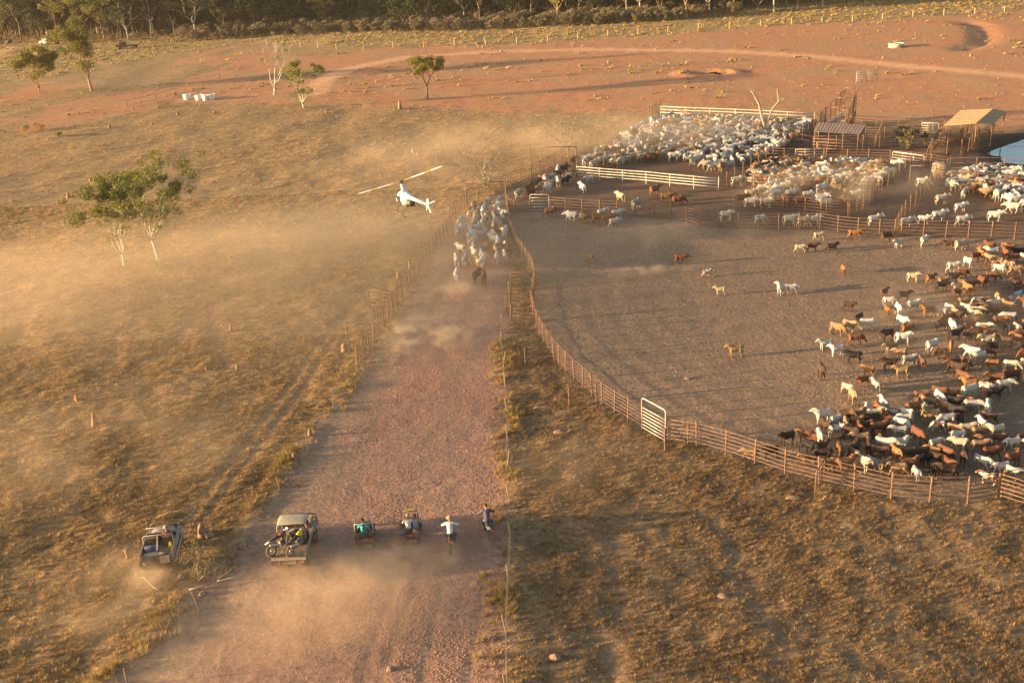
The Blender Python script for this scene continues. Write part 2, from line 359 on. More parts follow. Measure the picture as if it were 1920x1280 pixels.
pit = dpath(X, Y, wpoly([(1308, 137), (1350, 138)])); Z += 0.35*sstep(6.5, 3.5, pit) - 1.0*sstep(2.8, 1.2, pit)
Z += 0.16*(sstep(1.3, 0.3, dpath(X, Y, P_lane[:6]))*near)*fbm(X/1.1, Y/1.1, 51, 2)
me = bpy.data.meshes.new('ground')
idx = np.arange(nx*ny).reshape(ny, nx)
q = np.stack([idx[:-1, :-1], idx[:-1, 1:], idx[1:, 1:], idx[1:, :-1]], -1).reshape(-1, 4)
me.vertices.add(nx*ny); me.vertices.foreach_set('co', np.stack([X, Y, Z], -1).astype(np.float32).ravel())
me.loops.add(q.size); me.loops.foreach_set('vertex_index', q.ravel().astype(np.int32))
me.polygons.add(len(q)); me.polygons.foreach_set('loop_start', np.arange(0, q.size, 4, dtype=np.int32))
me.polygons.foreach_set('use_smooth', np.ones(len(q), bool)); me.update(calc_edges=True)
def cattr(me, name, chans):
    a = me.color_attributes.new(name, 'FLOAT_COLOR', 'POINT')
    c = np.stack([np.clip(k, 0, 1).ravel() for k in chans], -1).astype(np.float32); a.data.foreach_set('color', c.ravel())
one = np.ones_like(X)
cattr(me, 'za', (Zn['lane'], Zn['yard'], Zn['pens'], one)); cattr(me, 'zb', (Zn['red'], Zn['far'], Zn['track'], one))
mud = np.maximum(sstep(4.5, 1.0, np.where(inpoly(X, Y, P_dam), 0, dpath(X, Y, P_dam, True))), sstep(2.5, 0.3, np.where(inpoly(X, Y, P_pond), 0, dpath(X, Y, P_pond, True))))
cattr(me, 'zc', (Zn['rut'], Zn['dung'], mud, one)); cattr(me, 'zd', (sstep(-1.5, 0.5, X)*sstep(130, 100, Y), sstep(6.5, 0.5, dpath(X, Y, P_lane[:9])), one*0, one))  # first zd channel: ground right of the lane, darkened for its facing

def ground_material():
    m = bpy.data.materials.new('station_ground'); m.use_nodes = True; nt = m.node_tree; N = nt.nodes; L = nt.links
    b = N['Principled BSDF']; b.inputs['Roughness'].default_value = 0.95; b.inputs['Specular IOR Level'].default_value = 0.12
    geo = N.new('ShaderNodeNewGeometry'); pos = geo.outputs['Position']
    def noise(s, d=5, r=0.55, sc=None):
        n = N.new('ShaderNodeTexNoise'); n.inputs['Scale'].default_value = s; n.inputs['Detail'].default_value = d; n.inputs['Roughness'].default_value = r
        v = pos
        if sc:
            mp = N.new('ShaderNodeMapping'); mp.inputs['Scale'].default_value = sc; L.new(pos, mp.inputs[0]); v = mp.outputs[0]
        L.new(v, n.inputs['Vector']); return n.outputs[0]
    def ramp(f, stops):
        c = N.new('ShaderNodeValToRGB'); e = c.color_ramp.elements
        e[0].position, e[0].color = stops[0][0], (*stops[0][1], 1); e[1].position, e[1].color = stops[-1][0], (*stops[-1][1], 1)
        for p, k in stops[1:-1]: x = e.new(p); x.color = (*k, 1)
        L.new(f, c.inputs[0]); return c.outputs[0]
    def mix(f, a, bb):
        x = N.new('ShaderNodeMix'); x.data_type = 'RGBA'; L.new(f, x.inputs['Factor']); L.new(a, x.inputs['A']); L.new(bb, x.inputs['B']); return x.outputs['Result']
    def math_(op, a, bb=None, c=None):
        x = N.new('ShaderNodeMath'); x.operation = op
        for i, k in enumerate((a, bb, c)):
            if k is None: continue
            if isinstance(k, (int, float)): x.inputs[i].default_value = k
            else: L.new(k, x.inputs[i])
        return x.outputs[0]
    def attr(n):
        a = N.new('ShaderNodeAttribute'); a.attribute_name = n; s = N.new('ShaderNodeSeparateColor'); L.new(a.outputs['Color'], s.inputs[0]); return s.outputs
    za, zb, zc = attr('za'), attr('zb'), attr('zc')
    nb = noise(0.09, 4); nm = noise(0.55, 6, 0.62); nf = noise(3.2, 6, 0.65); nff = noise(11.0, 3, 0.6)
    edge = noise(1.7, 5, 0.65)
    def crisp(a):                       # ragged zone edges
        s = math_('ADD', a, math_('MULTIPLY', math_('SUBTRACT', edge, 0.5), 0.9))
        r = N.new('ShaderNodeMapRange'); r.interpolation_type = 'SMOOTHSTEP'; r.inputs[1].default_value = 0.36; r.inputs[2].default_value = 0.64; L.new(s, r.inputs[0]); return r.outputs[0]
    straw = ramp(nf, [(0.25, (0.21, 0.125, 0.055)), (0.5, (0.36, 0.225, 0.10)), (0.75, (0.50, 0.335, 0.15))])
    soil = ramp(nf, [(0.3, (0.17, 0.10, 0.055)), (0.5, (0.26, 0.16, 0.08)), (0.72, (0.38, 0.24, 0.115))])
    grass = mix(ramp(nm, [(0.36, (0, 0, 0)), (0.60, (1, 1, 1))]), soil, straw)
    lane = ramp(nf, [(0.3, (0.25, 0.135, 0.088)), (0.5, (0.345, 0.195, 0.128)), (0.72, (0.45, 0.27, 0.18))])
    lane = mix(math_('MULTIPLY', ramp(nm, [(0.42, (0, 0, 0)), (0.66, (1, 1, 1))]), 0.55), lane, ramp(nf, [(0.3, (0.23, 0.145, 0.095)), (0.7, (0.33, 0.21, 0.135))]))
    yard = ramp(nf, [(0.28, (0.165, 0.108, 0.07)), (0.5, (0.26, 0.17, 0.105)), (0.75, (0.39, 0.26, 0.16))])
    yard = mix(math_('MULTIPLY', ramp(nm, [(0.46, (0, 0, 0)), (0.62, (1, 1, 1))]), 0.45), yard, ramp(nff, [(0.3, (0.13, 0.085, 0.055)), (0.7, (0.24, 0.16, 0.10))]))
    dung = ramp(nf, [(0.3, (0.115, 0.085, 0.055)), (0.7, (0.215, 0.16, 0.095))])
    pens = ramp(nf, [(0.3, (0.115, 0.07, 0.045)), (0.7, (0.21, 0.13, 0.08))])
    red = ramp(nm, [(0.3, (0.36, 0.155, 0.075)), (0.5, (0.45, 0.20, 0.095)), (0.72, (0.50, 0.245, 0.12))])
    red = mix(math_('MULTIPLY', ramp(nb, [(0.42, (0, 0, 0)), (0.62, (1, 1, 1))]), 0.6), red, ramp(nf, [(0.3, (0.30, 0.19, 0.095)), (0.7, (0.42, 0.28, 0.14))]))
    far = ramp(nm, [(0.3, (0.25, 0.165, 0.07)), (0.55, (0.36, 0.24, 0.10)), (0.75, (0.46, 0.29, 0.13))])
    track = ramp(nm, [(0.3, (0.60, 0.30, 0.14)), (0.7, (0.70, 0.39, 0.20))])
    mudc = ramp(nf, [(0.3, (0.05, 0.034, 0.026)), (0.7, (0.095, 0.062, 0.045))])
    zd = attr('zd')
    c = mix(zd[0], grass, mix(ramp(nm, [(0.36, (0, 0, 0)), (0.60, (1, 1, 1))]), ramp(nf, [(0.3, (0.115, 0.07, 0.04)), (0.7, (0.225, 0.14, 0.075))]), ramp(nf, [(0.3, (0.15, 0.095, 0.05)), (0.7, (0.33, 0.22, 0.11))])))  # grass ground right of the lane: its dimmer facing put into the colour
    c = mix(crisp(zb[0]), c, red); c = mix(crisp(zb[1]), c, far)
    c = mix(math_('MULTIPLY', zb[2], 0.9), c, track)
    lane = mix(math_('MULTIPLY', zd[1], ramp(nm, [(0.3, (0.45, 0.45, 0.45)), (0.65, (1, 1, 1))])), lane, ramp(nf, [(0.3, (0.21, 0.135, 0.08)), (0.5, (0.30, 0.20, 0.12)), (0.72, (0.40, 0.27, 0.165))]))
    c = mix(crisp(za[0]), c, lane); c = mix(za[1], c, yard); c = mix(za[2], c, pens)
    c = mix(math_('MULTIPLY', zc[1], 0.7), c, dung)
    c = mix(math_('MULTIPLY', zc[0], 0.8), c, ramp(nf, [(0.3, (0.24, 0.145, 0.085)), (0.7, (0.33, 0.21, 0.125))]))
    c = mix(zc[2], c, mudc)
    L.new(c, b.inputs['Base Color'])
    hsum = math_('ADD', math_('MULTIPLY', nm, 0.55), math_('ADD', math_('MULTIPLY', nf, 0.34), math_('MULTIPLY', nff, 0.12)))
    bp = N.new('ShaderNodeBump'); bp.inputs['Strength'].default_value = 0.75; bp.inputs['Distance'].default_value = 0.22
    L.new(hsum, bp.inputs['Height']); L.new(bp.outputs[0], b.inputs['Normal'])
    return m
me.materials.append(ground_material())
g_ob = tag(obj('ground', me), 'dry station ground of straw grass and bare red earth', 'ground', kind='structure')
def ground_z(x, y):
    """height of the built sheet"""
    i = int(np.clip(np.searchsorted(gx, x)-1, 0, nx-2)); j = int(np.clip(np.searchsorted(gy, y)-1, 0, ny-2))
    fx = (x-gx[i])/(gx[i+1]-gx[i]); fy = (y-gy[j])/(gy[j+1]-gy[j])
    return float((Z[j, i]*(1-fx)+Z[j, i+1]*fx)*(1-fy)+(Z[j+1, i]*(1-fx)+Z[j+1, i+1]*fx)*fy)
def ground_zv(x, y):
    i = np.clip(np.searchsorted(gx, x)-1, 0, nx-2); j = np.clip(np.searchsorted(gy, y)-1, 0, ny-2)
    fx = (x-gx[i])/(gx[i+1]-gx[i]); fy = (y-gy[j])/(gy[j+1]-gy[j])
    return (Z[j, i]*(1-fx)+Z[j, i+1]*fx)*(1-fy)+(Z[j+1, i]*(1-fx)+Z[j+1, i+1]*fx)*fy
def P(px, py, dz=0.0):
    p = G(px, py); return Vector((p.x, p.y, ground_z(p.x, p.y)+dz))
def PXY(x, y, dz=0.0): return Vector((x, y, ground_z(x, y)+dz))

# water
def water_sheet(name, poly, z, label):
    m = bpy.data.materials.get('dam_water')
    if not m:
        m = bpy.data.materials.new('dam_water'); m.use_nodes = True; nt = m.node_tree; b = nt.nodes['Principled BSDF']
        b.inputs['Base Color'].default_value = (0.05, 0.10, 0.15, 1); b.inputs['Roughness'].default_value = 0.06; b.inputs['Specular IOR Level'].default_value = 0.9
        n = nt.nodes.new('ShaderNodeTexNoise'); n.inputs['Scale'].default_value = 1.4; bp = nt.nodes.new('ShaderNodeBump'); bp.inputs['Strength'].default_value = 0.05
        tcn = nt.nodes.new('ShaderNodeTexCoord'); nt.links.new(tcn.outputs['Object'], n.inputs['Vector'])
        nt.links.new(n.outputs[0], bp.inputs['Height']); nt.links.new(bp.outputs[0], b.inputs['Normal'])
    pts = []; n = len(poly)
    for i in range(n):
        a, b2 = poly[i], poly[(i+1) % n]
        for t in np.linspace(0, 1, 8, endpoint=False):
            p = a*(1-t)+b2*t; w = 0.35*(vnoise(p[0]*1.3, p[1]*1.3, 9)-0.5); pts.append((p[0]+w*2, p[1]+w, z))
    mb = MB(); mb.add(pts, [tuple(range(len(pts)))])
    return tag(mb.build(name, m), label, 'water', kind='structure')
dz_ = min(H(*p) for p in P_dam)
water_sheet('dam_water', P_dam, dz_-0.16, 'blue dam water reaching past the right edge beside the tan shade roof')
water_sheet('pond_water', P_pond, min(H(*p) for p in P_pond)-0.02, 'small strip of blue water behind the weaner mob')

# ---------------------------------------------------------------- scattered cover (nobody could count it)
def scatter(name, pts, rot, scl, protos, label, cat, tilt=None):
    c = bpy.data.collections.new(name+'_kinds')
    for p in protos: c.objects.link(p)
    pts = np.asarray(pts, np.float32)
    me = bpy.data.meshes.new(name); me.vertices.add(len(pts)); me.vertices.foreach_set('co', pts.ravel())
    for n, d in (('rot', rot), ('scl', scl)):
        a = me.attributes.new(n, 'FLOAT', 'POINT'); a.data.foreach_set('value', np.asarray(d, np.float32))
    a = me.attributes.new('pick', 'INT', 'POINT'); a.data.foreach_set('value', rng.integers(0, len(protos), len(pts)).astype(np.int32))
    o = tag(obj(name, me), label, cat, kind='stuff')
    ng = bpy.data.node_groups.new(name+'_nodes', 'GeometryNodeTree')
    ng.interface.new_socket('Geometry', in_out='INPUT', socket_type='NodeSocketGeometry'); ng.interface.new_socket('Geometry', in_out='OUTPUT', socket_type='NodeSocketGeometry')
    N = ng.nodes; L = ng.links; gi = N.new('NodeGroupInput'); go = N.new('NodeGroupOutput')
    ci = N.new('GeometryNodeCollectionInfo'); ci.inputs['Collection'].default_value = c
    ci.inputs['Separate Children'].default_value = True; ci.inputs['Reset Children'].default_value = True
    ip = N.new('GeometryNodeInstanceOnPoints'); ip.inputs['Pick Instance'].default_value = True
    def na(n, t): k = N.new('GeometryNodeInputNamedAttribute'); k.data_type = t; k.inputs[0].default_value = n; return k.outputs['Attribute']
    cx = N.new('ShaderNodeCombineXYZ'); L.new(na('rot', 'FLOAT'), cx.inputs[2])
    L.new(gi.outputs[0], ip.inputs['Points']); L.new(ci.outputs[0], ip.inputs['Instance']); L.new(na('pick', 'INT'), ip.inputs['Instance Index'])
    L.new(cx.outputs[0], ip.inputs['Rotation']); L.new(na('scl', 'FLOAT'), ip.inputs['Scale']); L.new(ip.outputs[0], go.inputs[0])
    md = o.modifiers.new('scatter', 'NODES'); md.node_group = ng
    return o
def unlinked(name, me): return bpy.data.objects.new(name, me)
def tuft_mesh(name, n, h, spread, matn, w=0.018):
    mb = MB()
    for k in range(n):
        a = random.uniform(0, 6.283); r = spread*random.random()**0.7; hh = h*random.uniform(0.5, 1.1); lean = random.uniform(0.1, 0.75)*hh
        b = Vector((r*math.cos(a)*0.5, r*math.sin(a)*0.5, -0.03)); t = b+Vector((math.cos(a)*lean, math.sin(a)*lean, hh))
        s = Vector((-math.sin(a+random.uniform(-.9, .9)), math.cos(a), 0)).normalized()*w*random.uniform(.7, 1.6)
        mid = b.lerp(t, 0.55)+Vector((0, 0, 0.12*hh))
        mb.add([b-s, b+s, mid+s*0.9, mid-s*0.9, t], [(0, 1, 2, 3), (3, 2, 4)])
    return unlinked(name, mb.mesh(name, matn))
def lump_mesh(name, matn, seed):
    bm = bmesh.new(); bmesh.ops.create_icosphere(bm, subdivisions=1, radius=1); r_ = random.Random(seed)
    for v in bm.verts: v.co *= r_.uniform(0.7, 1.2); v.co.z *= 0.7
    m_ = bpy.data.meshes.new(name); bm.to_mesh(m_); bm.free(); m_.materials.append(M[matn]); return unlinked(name, m_)
def cast(n, x0, x1, y0, y1, prob):
    """random points of a world box kept with probability prob(x, y, zones)"""
    x = rng.uniform(x0, x1, n); y = rng.uniform(y0, y1, n); z = zones(x, y); k = rng.random(n) < prob(x, y, z)
    x, y = x[k], y[k]; return x, y, ground_zv(x, y)
def invis(x, y):  # in or near the view
    return (np.abs(x-0.02*y) < 0.52*y+14)
tufts = [tuft_mesh('grass_tuft', 26, 0.16, 0.28, 'grass', .007), tuft_mesh('grass_tuft', 22, 0.24, 0.2, 'grass', .006), tuft_mesh('grass_tuft', 32, 0.10, 0.40, 'grass', .008), tuft_mesh('grass_tuft', 26, 0.16, 0.34, 'grass_dark', .007), tuft_mesh('grass_tuft', 30, 0.09, 0.45, 'grass', .009)]
clump = lambda x, y, s: sstep(0.36, 0.62, fbm(x/1.7, y/2.3, s, 3))*0.7+0.3*sstep(0.3, 0.6, fbm(x/9, y/7, s+5, 2))
def gp(x, y, z): return z['grass']*(1-0.95*np.clip(z['rut']*1.3, 0, 1))*(0.26+0.74*clump(x, y, 61))*invis(x, y)
a1 = cast(230000, -48, -2, 34, 82, gp); a2 = cast(170000, -2, 44, 34, 82, gp); a3 = cast(160000, -85, 8, 82, 130, gp); a4 = cast(60000, -150, 20, 130, 240, gp)
tufts_r = [tuft_mesh('grass_tuft', 24, 0.17, 0.24, 'grass_dark', .006), tuft_mesh('grass_tuft', 20, 0.22, 0.2, 'grass_dark', .006), tuft_mesh('grass_tuft', 28, 0.11, 0.34, 'grass_dark', .007), tuft_mesh('grass_tuft', 22, 0.15, 0.26, 'grass', .006)]  # browner tufts for the right side, its dimmer facing put into their colour
scr = 0.42+0.78*rng.random(len(a2[0]))**1.8
scatter('brown_grass', np.stack(a2, -1), rng.uniform(0, 6.28, len(scr)), scr, tufts_r, 'short brown tussocks, darkened for their facing, between the lane and the near yard fence', 'grass')
gxv = [np.concatenate(k) for k in zip(a1, a3, a4)]
sc = (0.40+0.80*rng.random(len(gxv[0]))**1.8)*(1+0.5*sstep(80, 150, gxv[1]))
scatter('dry_grass', np.stack(gxv, -1), rng.uniform(0, 6.28, len(sc)), sc, tufts, 'short dry straw grass covering the slopes beside the lane', 'grass')
def redp(x, y, z): return (0.35*z['red']*sstep(0.45, 0.65, fbm(x/9, y/9, 71, 3))+z['far']*0.9)*(1-z['track'])*invis(x, y)
b1 = cast(26000, -200, 170, 150, 420, redp)
scatter('far_grass', np.stack(b1, -1), rng.uniform(0, 6.28, len(b1[0])), rng.uniform(1.0, 2.2, len(b1[0])), [tuft_mesh('grass_tuft', 14, 0.26, 0.4, 'grass', 0.05), tuft_mesh('grass_tuft', 14, 0.3, 0.5, 'weed', 0.05)], 'sparse yellow grass on the red flat behind the yards', 'grass')
# weeds along the lane edges
def edgep(x, y, z):
    d = np.minimum(dpath(x, y, P_lane[:6]), dpath(x, y, P_lane[11:])*1.0)
    return sstep(1.5, 0.2, d)*sstep(0.36, 0.55, fbm(x/2.2, y/2.2, 81, 2))
e1 = cast(26000, -26, 4, 33, 82, edgep)
weeds = [tuft_mesh('weed_tuft', 22, 0.38, 0.32, 'weed', 0.008), tuft_mesh('weed_tuft', 22, 0.3, 0.4, 'grass', 0.008), tuft_mesh('weed_tuft', 26, 0.5, 0.22, 'weed', 0.007)]
scatter('lane_edge_weeds', np.stack(e1, -1), rng.uniform(0, 6.28, len(e1[0])), rng.uniform(0.5, 1.25, len(e1[0])), weeds, 'rank yellow weeds along both edges of the red lane', 'weeds')
# clods and pebbles
lumps = [lump_mesh('earth_clod', 'clod', k) for k in range(4)]
def lanep(x, y, z): return z['lane']*(1-z['rut'])*(0.2+0.8*sstep(0.40, 0.58, fbm(x/2.6, y/3.5, 91, 3)))*sstep(-14, -5, x+(y-60)*0.10)
c1 = cast(190000, -20, 2, 34, 80, lanep)
scatter('lane_clods', np.stack(c1, -1), rng.uniform(0, 6.28, len(c1[0])), 0.014+0.042*rng.random(len(c1[0]))**2.0, lumps, 'trampled red clods covering the lane', 'clods')
peb = [lump_mesh('pebble', 'pebble', k+9) for k in range(4)]
def yardp(x, y, z): return (z['yard']*(0.25+0.75*sstep(0.4, 0.6, fbm(x/4, y/4, 95, 3)))+0.25*z['lane'])*(1-z['pond'])*invis(x, y)
d1 = cast(90000, -14, 45, 52, 118, yardp)
scatter('yard_pebbles', np.stack(d1, -1), rng.uniform(0, 6.28, len(d1[0])), 0.015+0.042*rng.random(len(d1[0]))**2.6, peb, 'small dung clods and pebbles strewn over the big yard', 'pebbles')
f1 = cast(9000, -150, 130, 150, 330, lambda x, y, z: z['red']*(1-z['track'])*invis(x, y))
scatter('red_flat_stones', np.stack(f1, -1), rng.uniform(0, 6.28, len(f1[0])), 0.06+0.20*rng.random(len(f1[0]))**3, [lump_mesh('stone', 'rock', k+19) for k in range(3)], 'stones scattered over the red flat', 'stones')

# ---------------------------------------------------------------- fences
def cyl_mesh(name, r, matn, n=8, h=1.0):
    return MB().tube([(0, 0, -0.06), (0, 0, h)], r, n).mesh(name, matn)
POST = {k: cyl_mesh('post_'+k, r, m_) for k, r, m_ in (('rust', 0.06, 'rust'), ('galv', 0.055, 'galv'), ('pale', 0.05, 'paint_rail'), ('timber', 0.09, 'timber'), ('thin', 0.035, 'timber'), ('far', 0.11, 'pale_timber'))}
def resample(pts, step):
    out = [pts[0]]; acc = 0.0
    L = [0.0]
    for a, b in zip(pts[:-1], pts[1:]): L.append(L[-1]+(b-a).length)
    n = max(1, round(L[-1]/step)); res = []
    for k in range(n+1):
        s = L[-1]*k/n; i = max(0, min(len(pts)-2, int(np.searchsorted(L, s, side='right')-1)))
        t = (s-L[i])/max(1e-9, L[i+1]-L[i]); res.append(pts[i].lerp(pts[i+1], min(1, t)))
    return res
def fence(label, px, h=1.75, rails=6, step=2.1, post='rust', rail='rust', rr=0.029, lo=0.32, name='rail_fence', cat='fence', world=None, wire=False, jitter=0.02, posts_at_pts=False, group=None):
    pts = world if world is not None else [Vector(G(x, y)) for x, y in px]
    pts = [Vector((p.x, p.y, 0)) for p in pts]
    ps = pts if posts_at_pts else resample(pts, step)
    base = [PXY(p.x, p.y) for p in ps]
    t = thing(name, label, cat, base[0], 0, group); o0 = base[0]
    for b in base:
        q = obj('post', POST[post], t, b-o0); q.scale = (1, 1, h*random.uniform(0.98, 1.05))
        q.rotation_euler = (random.gauss(0, jitter), random.gauss(0, jitter), random.uniform(0, 6))
    for k in range(rails):
        z = lo+(h-0.08-lo)*k/max(1, rails-1); mb = MB(); sg = random.uniform(0, .03)
        pl = []
        for i, b in enumerate(base):
            pl.append(b-o0+Vector((0, 0, z+random.gauss(0, 0.008))))
            if wire and i < len(base)-1:
                m_ = (b+base[i+1])/2-o0; pl.append(m_+Vector((0, 0, z-0.03)))
        mb.tube(pl, rr, 4 if wire else 6); mb.build('wire' if wire else 'rail', rail, t, True)
    return t
def gate(label, a, b, h=1.6, rails=6, matn='rust', tall=None, name='gate', rr=0.028, group=None, mesh_bars=0):
    """hinged tubular gate between two ground points"""
    a = PXY(a.x, a.y); b = PXY(b.x, b.y); t = thing(name, label, 'gate', a, 0, group); d = b-a
    H_ = tall or h; mb = MB(); u = Vector((0, 0, 1)); c = 0.12
    mb.tube([u*0.0, u*(H_-c), u*H_+d.normalized()*c, d-d.normalized()*c+u*H_, d+u*(H_-c), d], rr*1.35, 8); mb.build('frame', matn, t, True)
    for k in range(rails):
        z = 0.22+(h-0.3)*k/(rails-1); MB().tube([u*z, d+u*z], rr, 6).build('bar', matn, t, True)
    for k in range(mesh_bars):
        p = d*((k+1)/(mesh_bars+1)); MB().tube([p+u*0.2, p+u*(H_-0.05)], rr*0.9, 6).build('upright', matn, t, True)
    return t
def portal(label, a, b, h=3.0, matn='rust', name='gate_portal'):
    a = PXY(a.x, a.y); b = PXY(b.x, b.y); d = b-a; t = thing(name, label, 'gate frame', a)
    for p in (Vector((0, 0, 0)), d): MB().tube([p-Vector((0, 0, .06)), p+Vector((0, 0, h))], 0.06, 8).build('post', matn, t, True)
    MB().tube([Vector((0, 0, h-0.04)), d+Vector((0, 0, h-0.04))], 0.05, 8).build('beam', matn, t, True)
    return t
gpt = lambda l: [Vector(G(*q)) for q in l]
i_g = YARD_F.index((1204, 806)); i_h = YARD_F.index((1248, 828))
fence('curved rusty pipe fence from the lane mouth to the pale walk gate', YARD_F[:i_g+1], 1.7, 6, 1.55, rr=0.02)
gate('pale tubular walk gate standing taller than the curved yard fence', G(1204, 806), G(1248, 830), 1.75, 7, 'galv', tall=2.35, name='walk_gate', rr=0.03)
fence('rusty near yard fence running right from the pale walk gate', YARD_F[i_h:], 1.72, 6, 2.05)
fence('short rusty rail wing braced against the near yard fence beside the pale walk gate', [(1247, 846), (1290, 832)], 1.5, 4, 2.5, rr=0.022)
gate('narrow rusty gate swung out from the near yard fence toward the camera', G(1544, 906), G(1528, 931), 1.72, 6, 'rust', name='swing_gate')
fence('rusty rail wing running off from the near fence at the right edge of the picture', [(1870, 935), (1920, 948), (1985, 966)], 1.7, 6, 2.1)
fence('short rusty rail wing off the curved fence, the farther of the pair on the grass', [(986, 684), (1040, 676)], 1.5, 4, 2.4, rr=0.02)
fence('short rusty rail wing off the curved fence, the nearer of the pair on the grass', [(1068, 760), (1119, 753)], 1.5, 4, 2.4, rr=0.02)
for px, lb in (([(958, 541), (1001, 541)], 'farthest'), ([(957, 573), (997, 574)], 'middle'), ([(958, 604), (1001, 604)], 'nearest')):
    fence('rusty rail panel closing the gap between lane and curved fence, '+lb+' of three', px, 1.7, 5, 2.2, rr=0.024)
fence('rusty pipe fence along the left side of the lane', LANE_L[5:-1], 1.75, 5, 1.65)
fence('rusty pipe fence leading from the lane portal up to the pen corner', [(876, 386), (932, 362), (997, 336), (1057, 304), (1140, 262), (1237, 212)], 1.8, 5, 2.3, rr=0.03)
fence('rusty rail wing on the grass left of the lane, nearest of three', [(652, 641), (702, 640)], 1.65, 3, 2.6, rr=0.02)
fence('rusty rail wing on the grass left of the lane, middle of three', [(694, 578), (744, 580)], 1.75, 5, 2.6, rr=0.026)
fence('rusty rail wing on the grass left of the lane, farthest of three', [(808, 425), (846, 426)], 1.7, 4, 2.4, rr=0.024)
portal('tall rusty portal over the lane where the cattle bunch', G(876, 386), G(950, 386), 2.9)
portal('tall rusty portal frame beside the pale rail fence corner', G(997, 335), G(1082, 334), 4.0)
for q_ in (P(1222, 214), P(1238, 212)): pass
portal('thin tall pipe frame at the far left corner of the packed pen', G(1223, 215), G(1238, 211), 3.2)
gate('pale topped gate at the back left corner of the big yard', G(995, 397), G(1030, 397), 1.7, 5, 'galv', tall=2.0, name='yard_gate')
fence('rusty pipe fence along the back of the big yard', BACK_F[1:], 1.75, 5, 2.05)
fence('low pipe fence with sheeting closing the yard corner by the lane portal', [(950, 386), (958, 400), (995, 398)], 1.5, 4, 2.2)
fence('pale painted rail fence in front of the packed pen', [(1082, 334), (1215, 345), (1347, 358)], 1.55, 4, 3.2, 'pale', 'paint_rail', rr=0.06, lo=0.45)
fence('pale double rail along the far side of the packed pen', [(1239, 218), (1380, 224), (1527, 232)], 1.6, 3, 4.0, 'pale', 'paint_rail', rr=0.07, lo=0.6)
fence('dark rail race fence between the packed pen and the pale rails', [(1100, 325), (1180, 310), (1258, 296)], 1.5, 4, 2.6, rr=0.04)
fence('rusty diagonal fence between the packed pen and the middle pen', [(1347, 358), (1400, 327), (1447, 300), (1490, 272), (1525, 250)], 1.8, 5, 2.4)
fence('rusty rail fence behind the middle pen mob', [(1432, 302), (1545, 304), (1640, 306), (1690, 308), (1740, 315), (1780, 322)], 1.75, 5, 2.6)
gate('pale gate set in the fence behind the middle pen, the left one', G(1491, 302), G(1544, 303), 1.6, 5, 'galv', name='pen_gate', mesh_bars=2)
gate('pale gate set in the fence behind the middle pen, the right one', G(1672, 308), G(1731, 316), 1.6, 5, 'galv', name='pen_gate', mesh_bars=2)
fence('rusty rails across the middle of the cattle in the middle pen', [(1410, 352), (1520, 355), (1648, 360)], 1.6, 4, 2.6)
fence('rusty rail fence just behind the back fence of the big yard', [(1428, 394), (1510, 398), (1590, 407)], 1.7, 5, 2.2)
fence('rusty diagonal race fence with the dusty alley to its right', [(1592, 412), (1640, 374), (1668, 350), (1706, 320)], 1.75, 5, 2.4)
fence('rusty diagonal race fence with the dusty alley to its left', [(1677, 442), (1692, 412), (1735, 365), (1775, 322)], 1.75, 5, 2.4)
portal('rusty overhead portal across the dusty alley', G(1704, 352), G(1752, 352), 2.6)
fence('rusty rail fence behind the right hand pen', [(1780, 320), (1850, 318), (1990, 326)], 1.6, 3, 3.0)
fence('dark rail fence behind the yard sheds', [(1602, 242), (1700, 246), (1770, 248)], 1.7, 5, 3.2)
fence('dark rail fence right of the tan shade roof', [(1862, 247), (1920, 247), (1990, 248)], 1.8, 3, 4.0)
fence('rusty rail fence running right from under the flat shed roof', [(1527, 279), (1620, 278), (1690, 277)], 1.75, 5, 2.6, rr=0.035)
fence('rusty rail fence on the left of the flat roofed shed', [(1455, 272), (1492, 273), (1525, 279)], 1.7, 3, 2.0)
fence('rusty forcing yard rails in front of the tan shade roof', [(1745, 290), (1800, 290), (1818, 283), (1835, 262)], 1.9, 7, 1.8)
fence('rusty crush race rails leading to the tan shade roof', [(1762, 262), (1798, 268), (1812, 252), (1822, 243)], 1.8, 7, 1.5)
gate('pale pipe gate standing in the sorting yard between the two roofs', G(1726, 256), G(1758, 257), 1.9, 6, 'galv', name='pen_gate', mesh_bars=2)
fence('rusty cross rails running back from the left end of the flat shed', [(1527, 278), (1535, 256), (1545, 240)], 1.8, 6, 2.0)
fence('rusty cross rails between the flat shed and the brown bush', [(1640, 278), (1648, 262), (1655, 245)], 1.75, 5, 2.2)
fence('rusty mid yard rails between the flat shed and the pale pipe gate', [(1622, 261), (1680, 262), (1726, 258)], 1.7, 5, 2.4)
fence('rusty holding pen rails between the packed pen and the loading ramp', [(1527, 236), (1536, 248), (1527, 262)], 1.9, 6, 1.8)
fence('rusty cross rails between the right pale gate and the tan shade roof', [(1735, 314), (1742, 292), (1760, 263)], 1.8, 6, 2.0)
fence('rusty rails crossing the right hand pen mob', [(1782, 344), (1850, 352), (1990, 366)], 1.6, 4, 2.8)
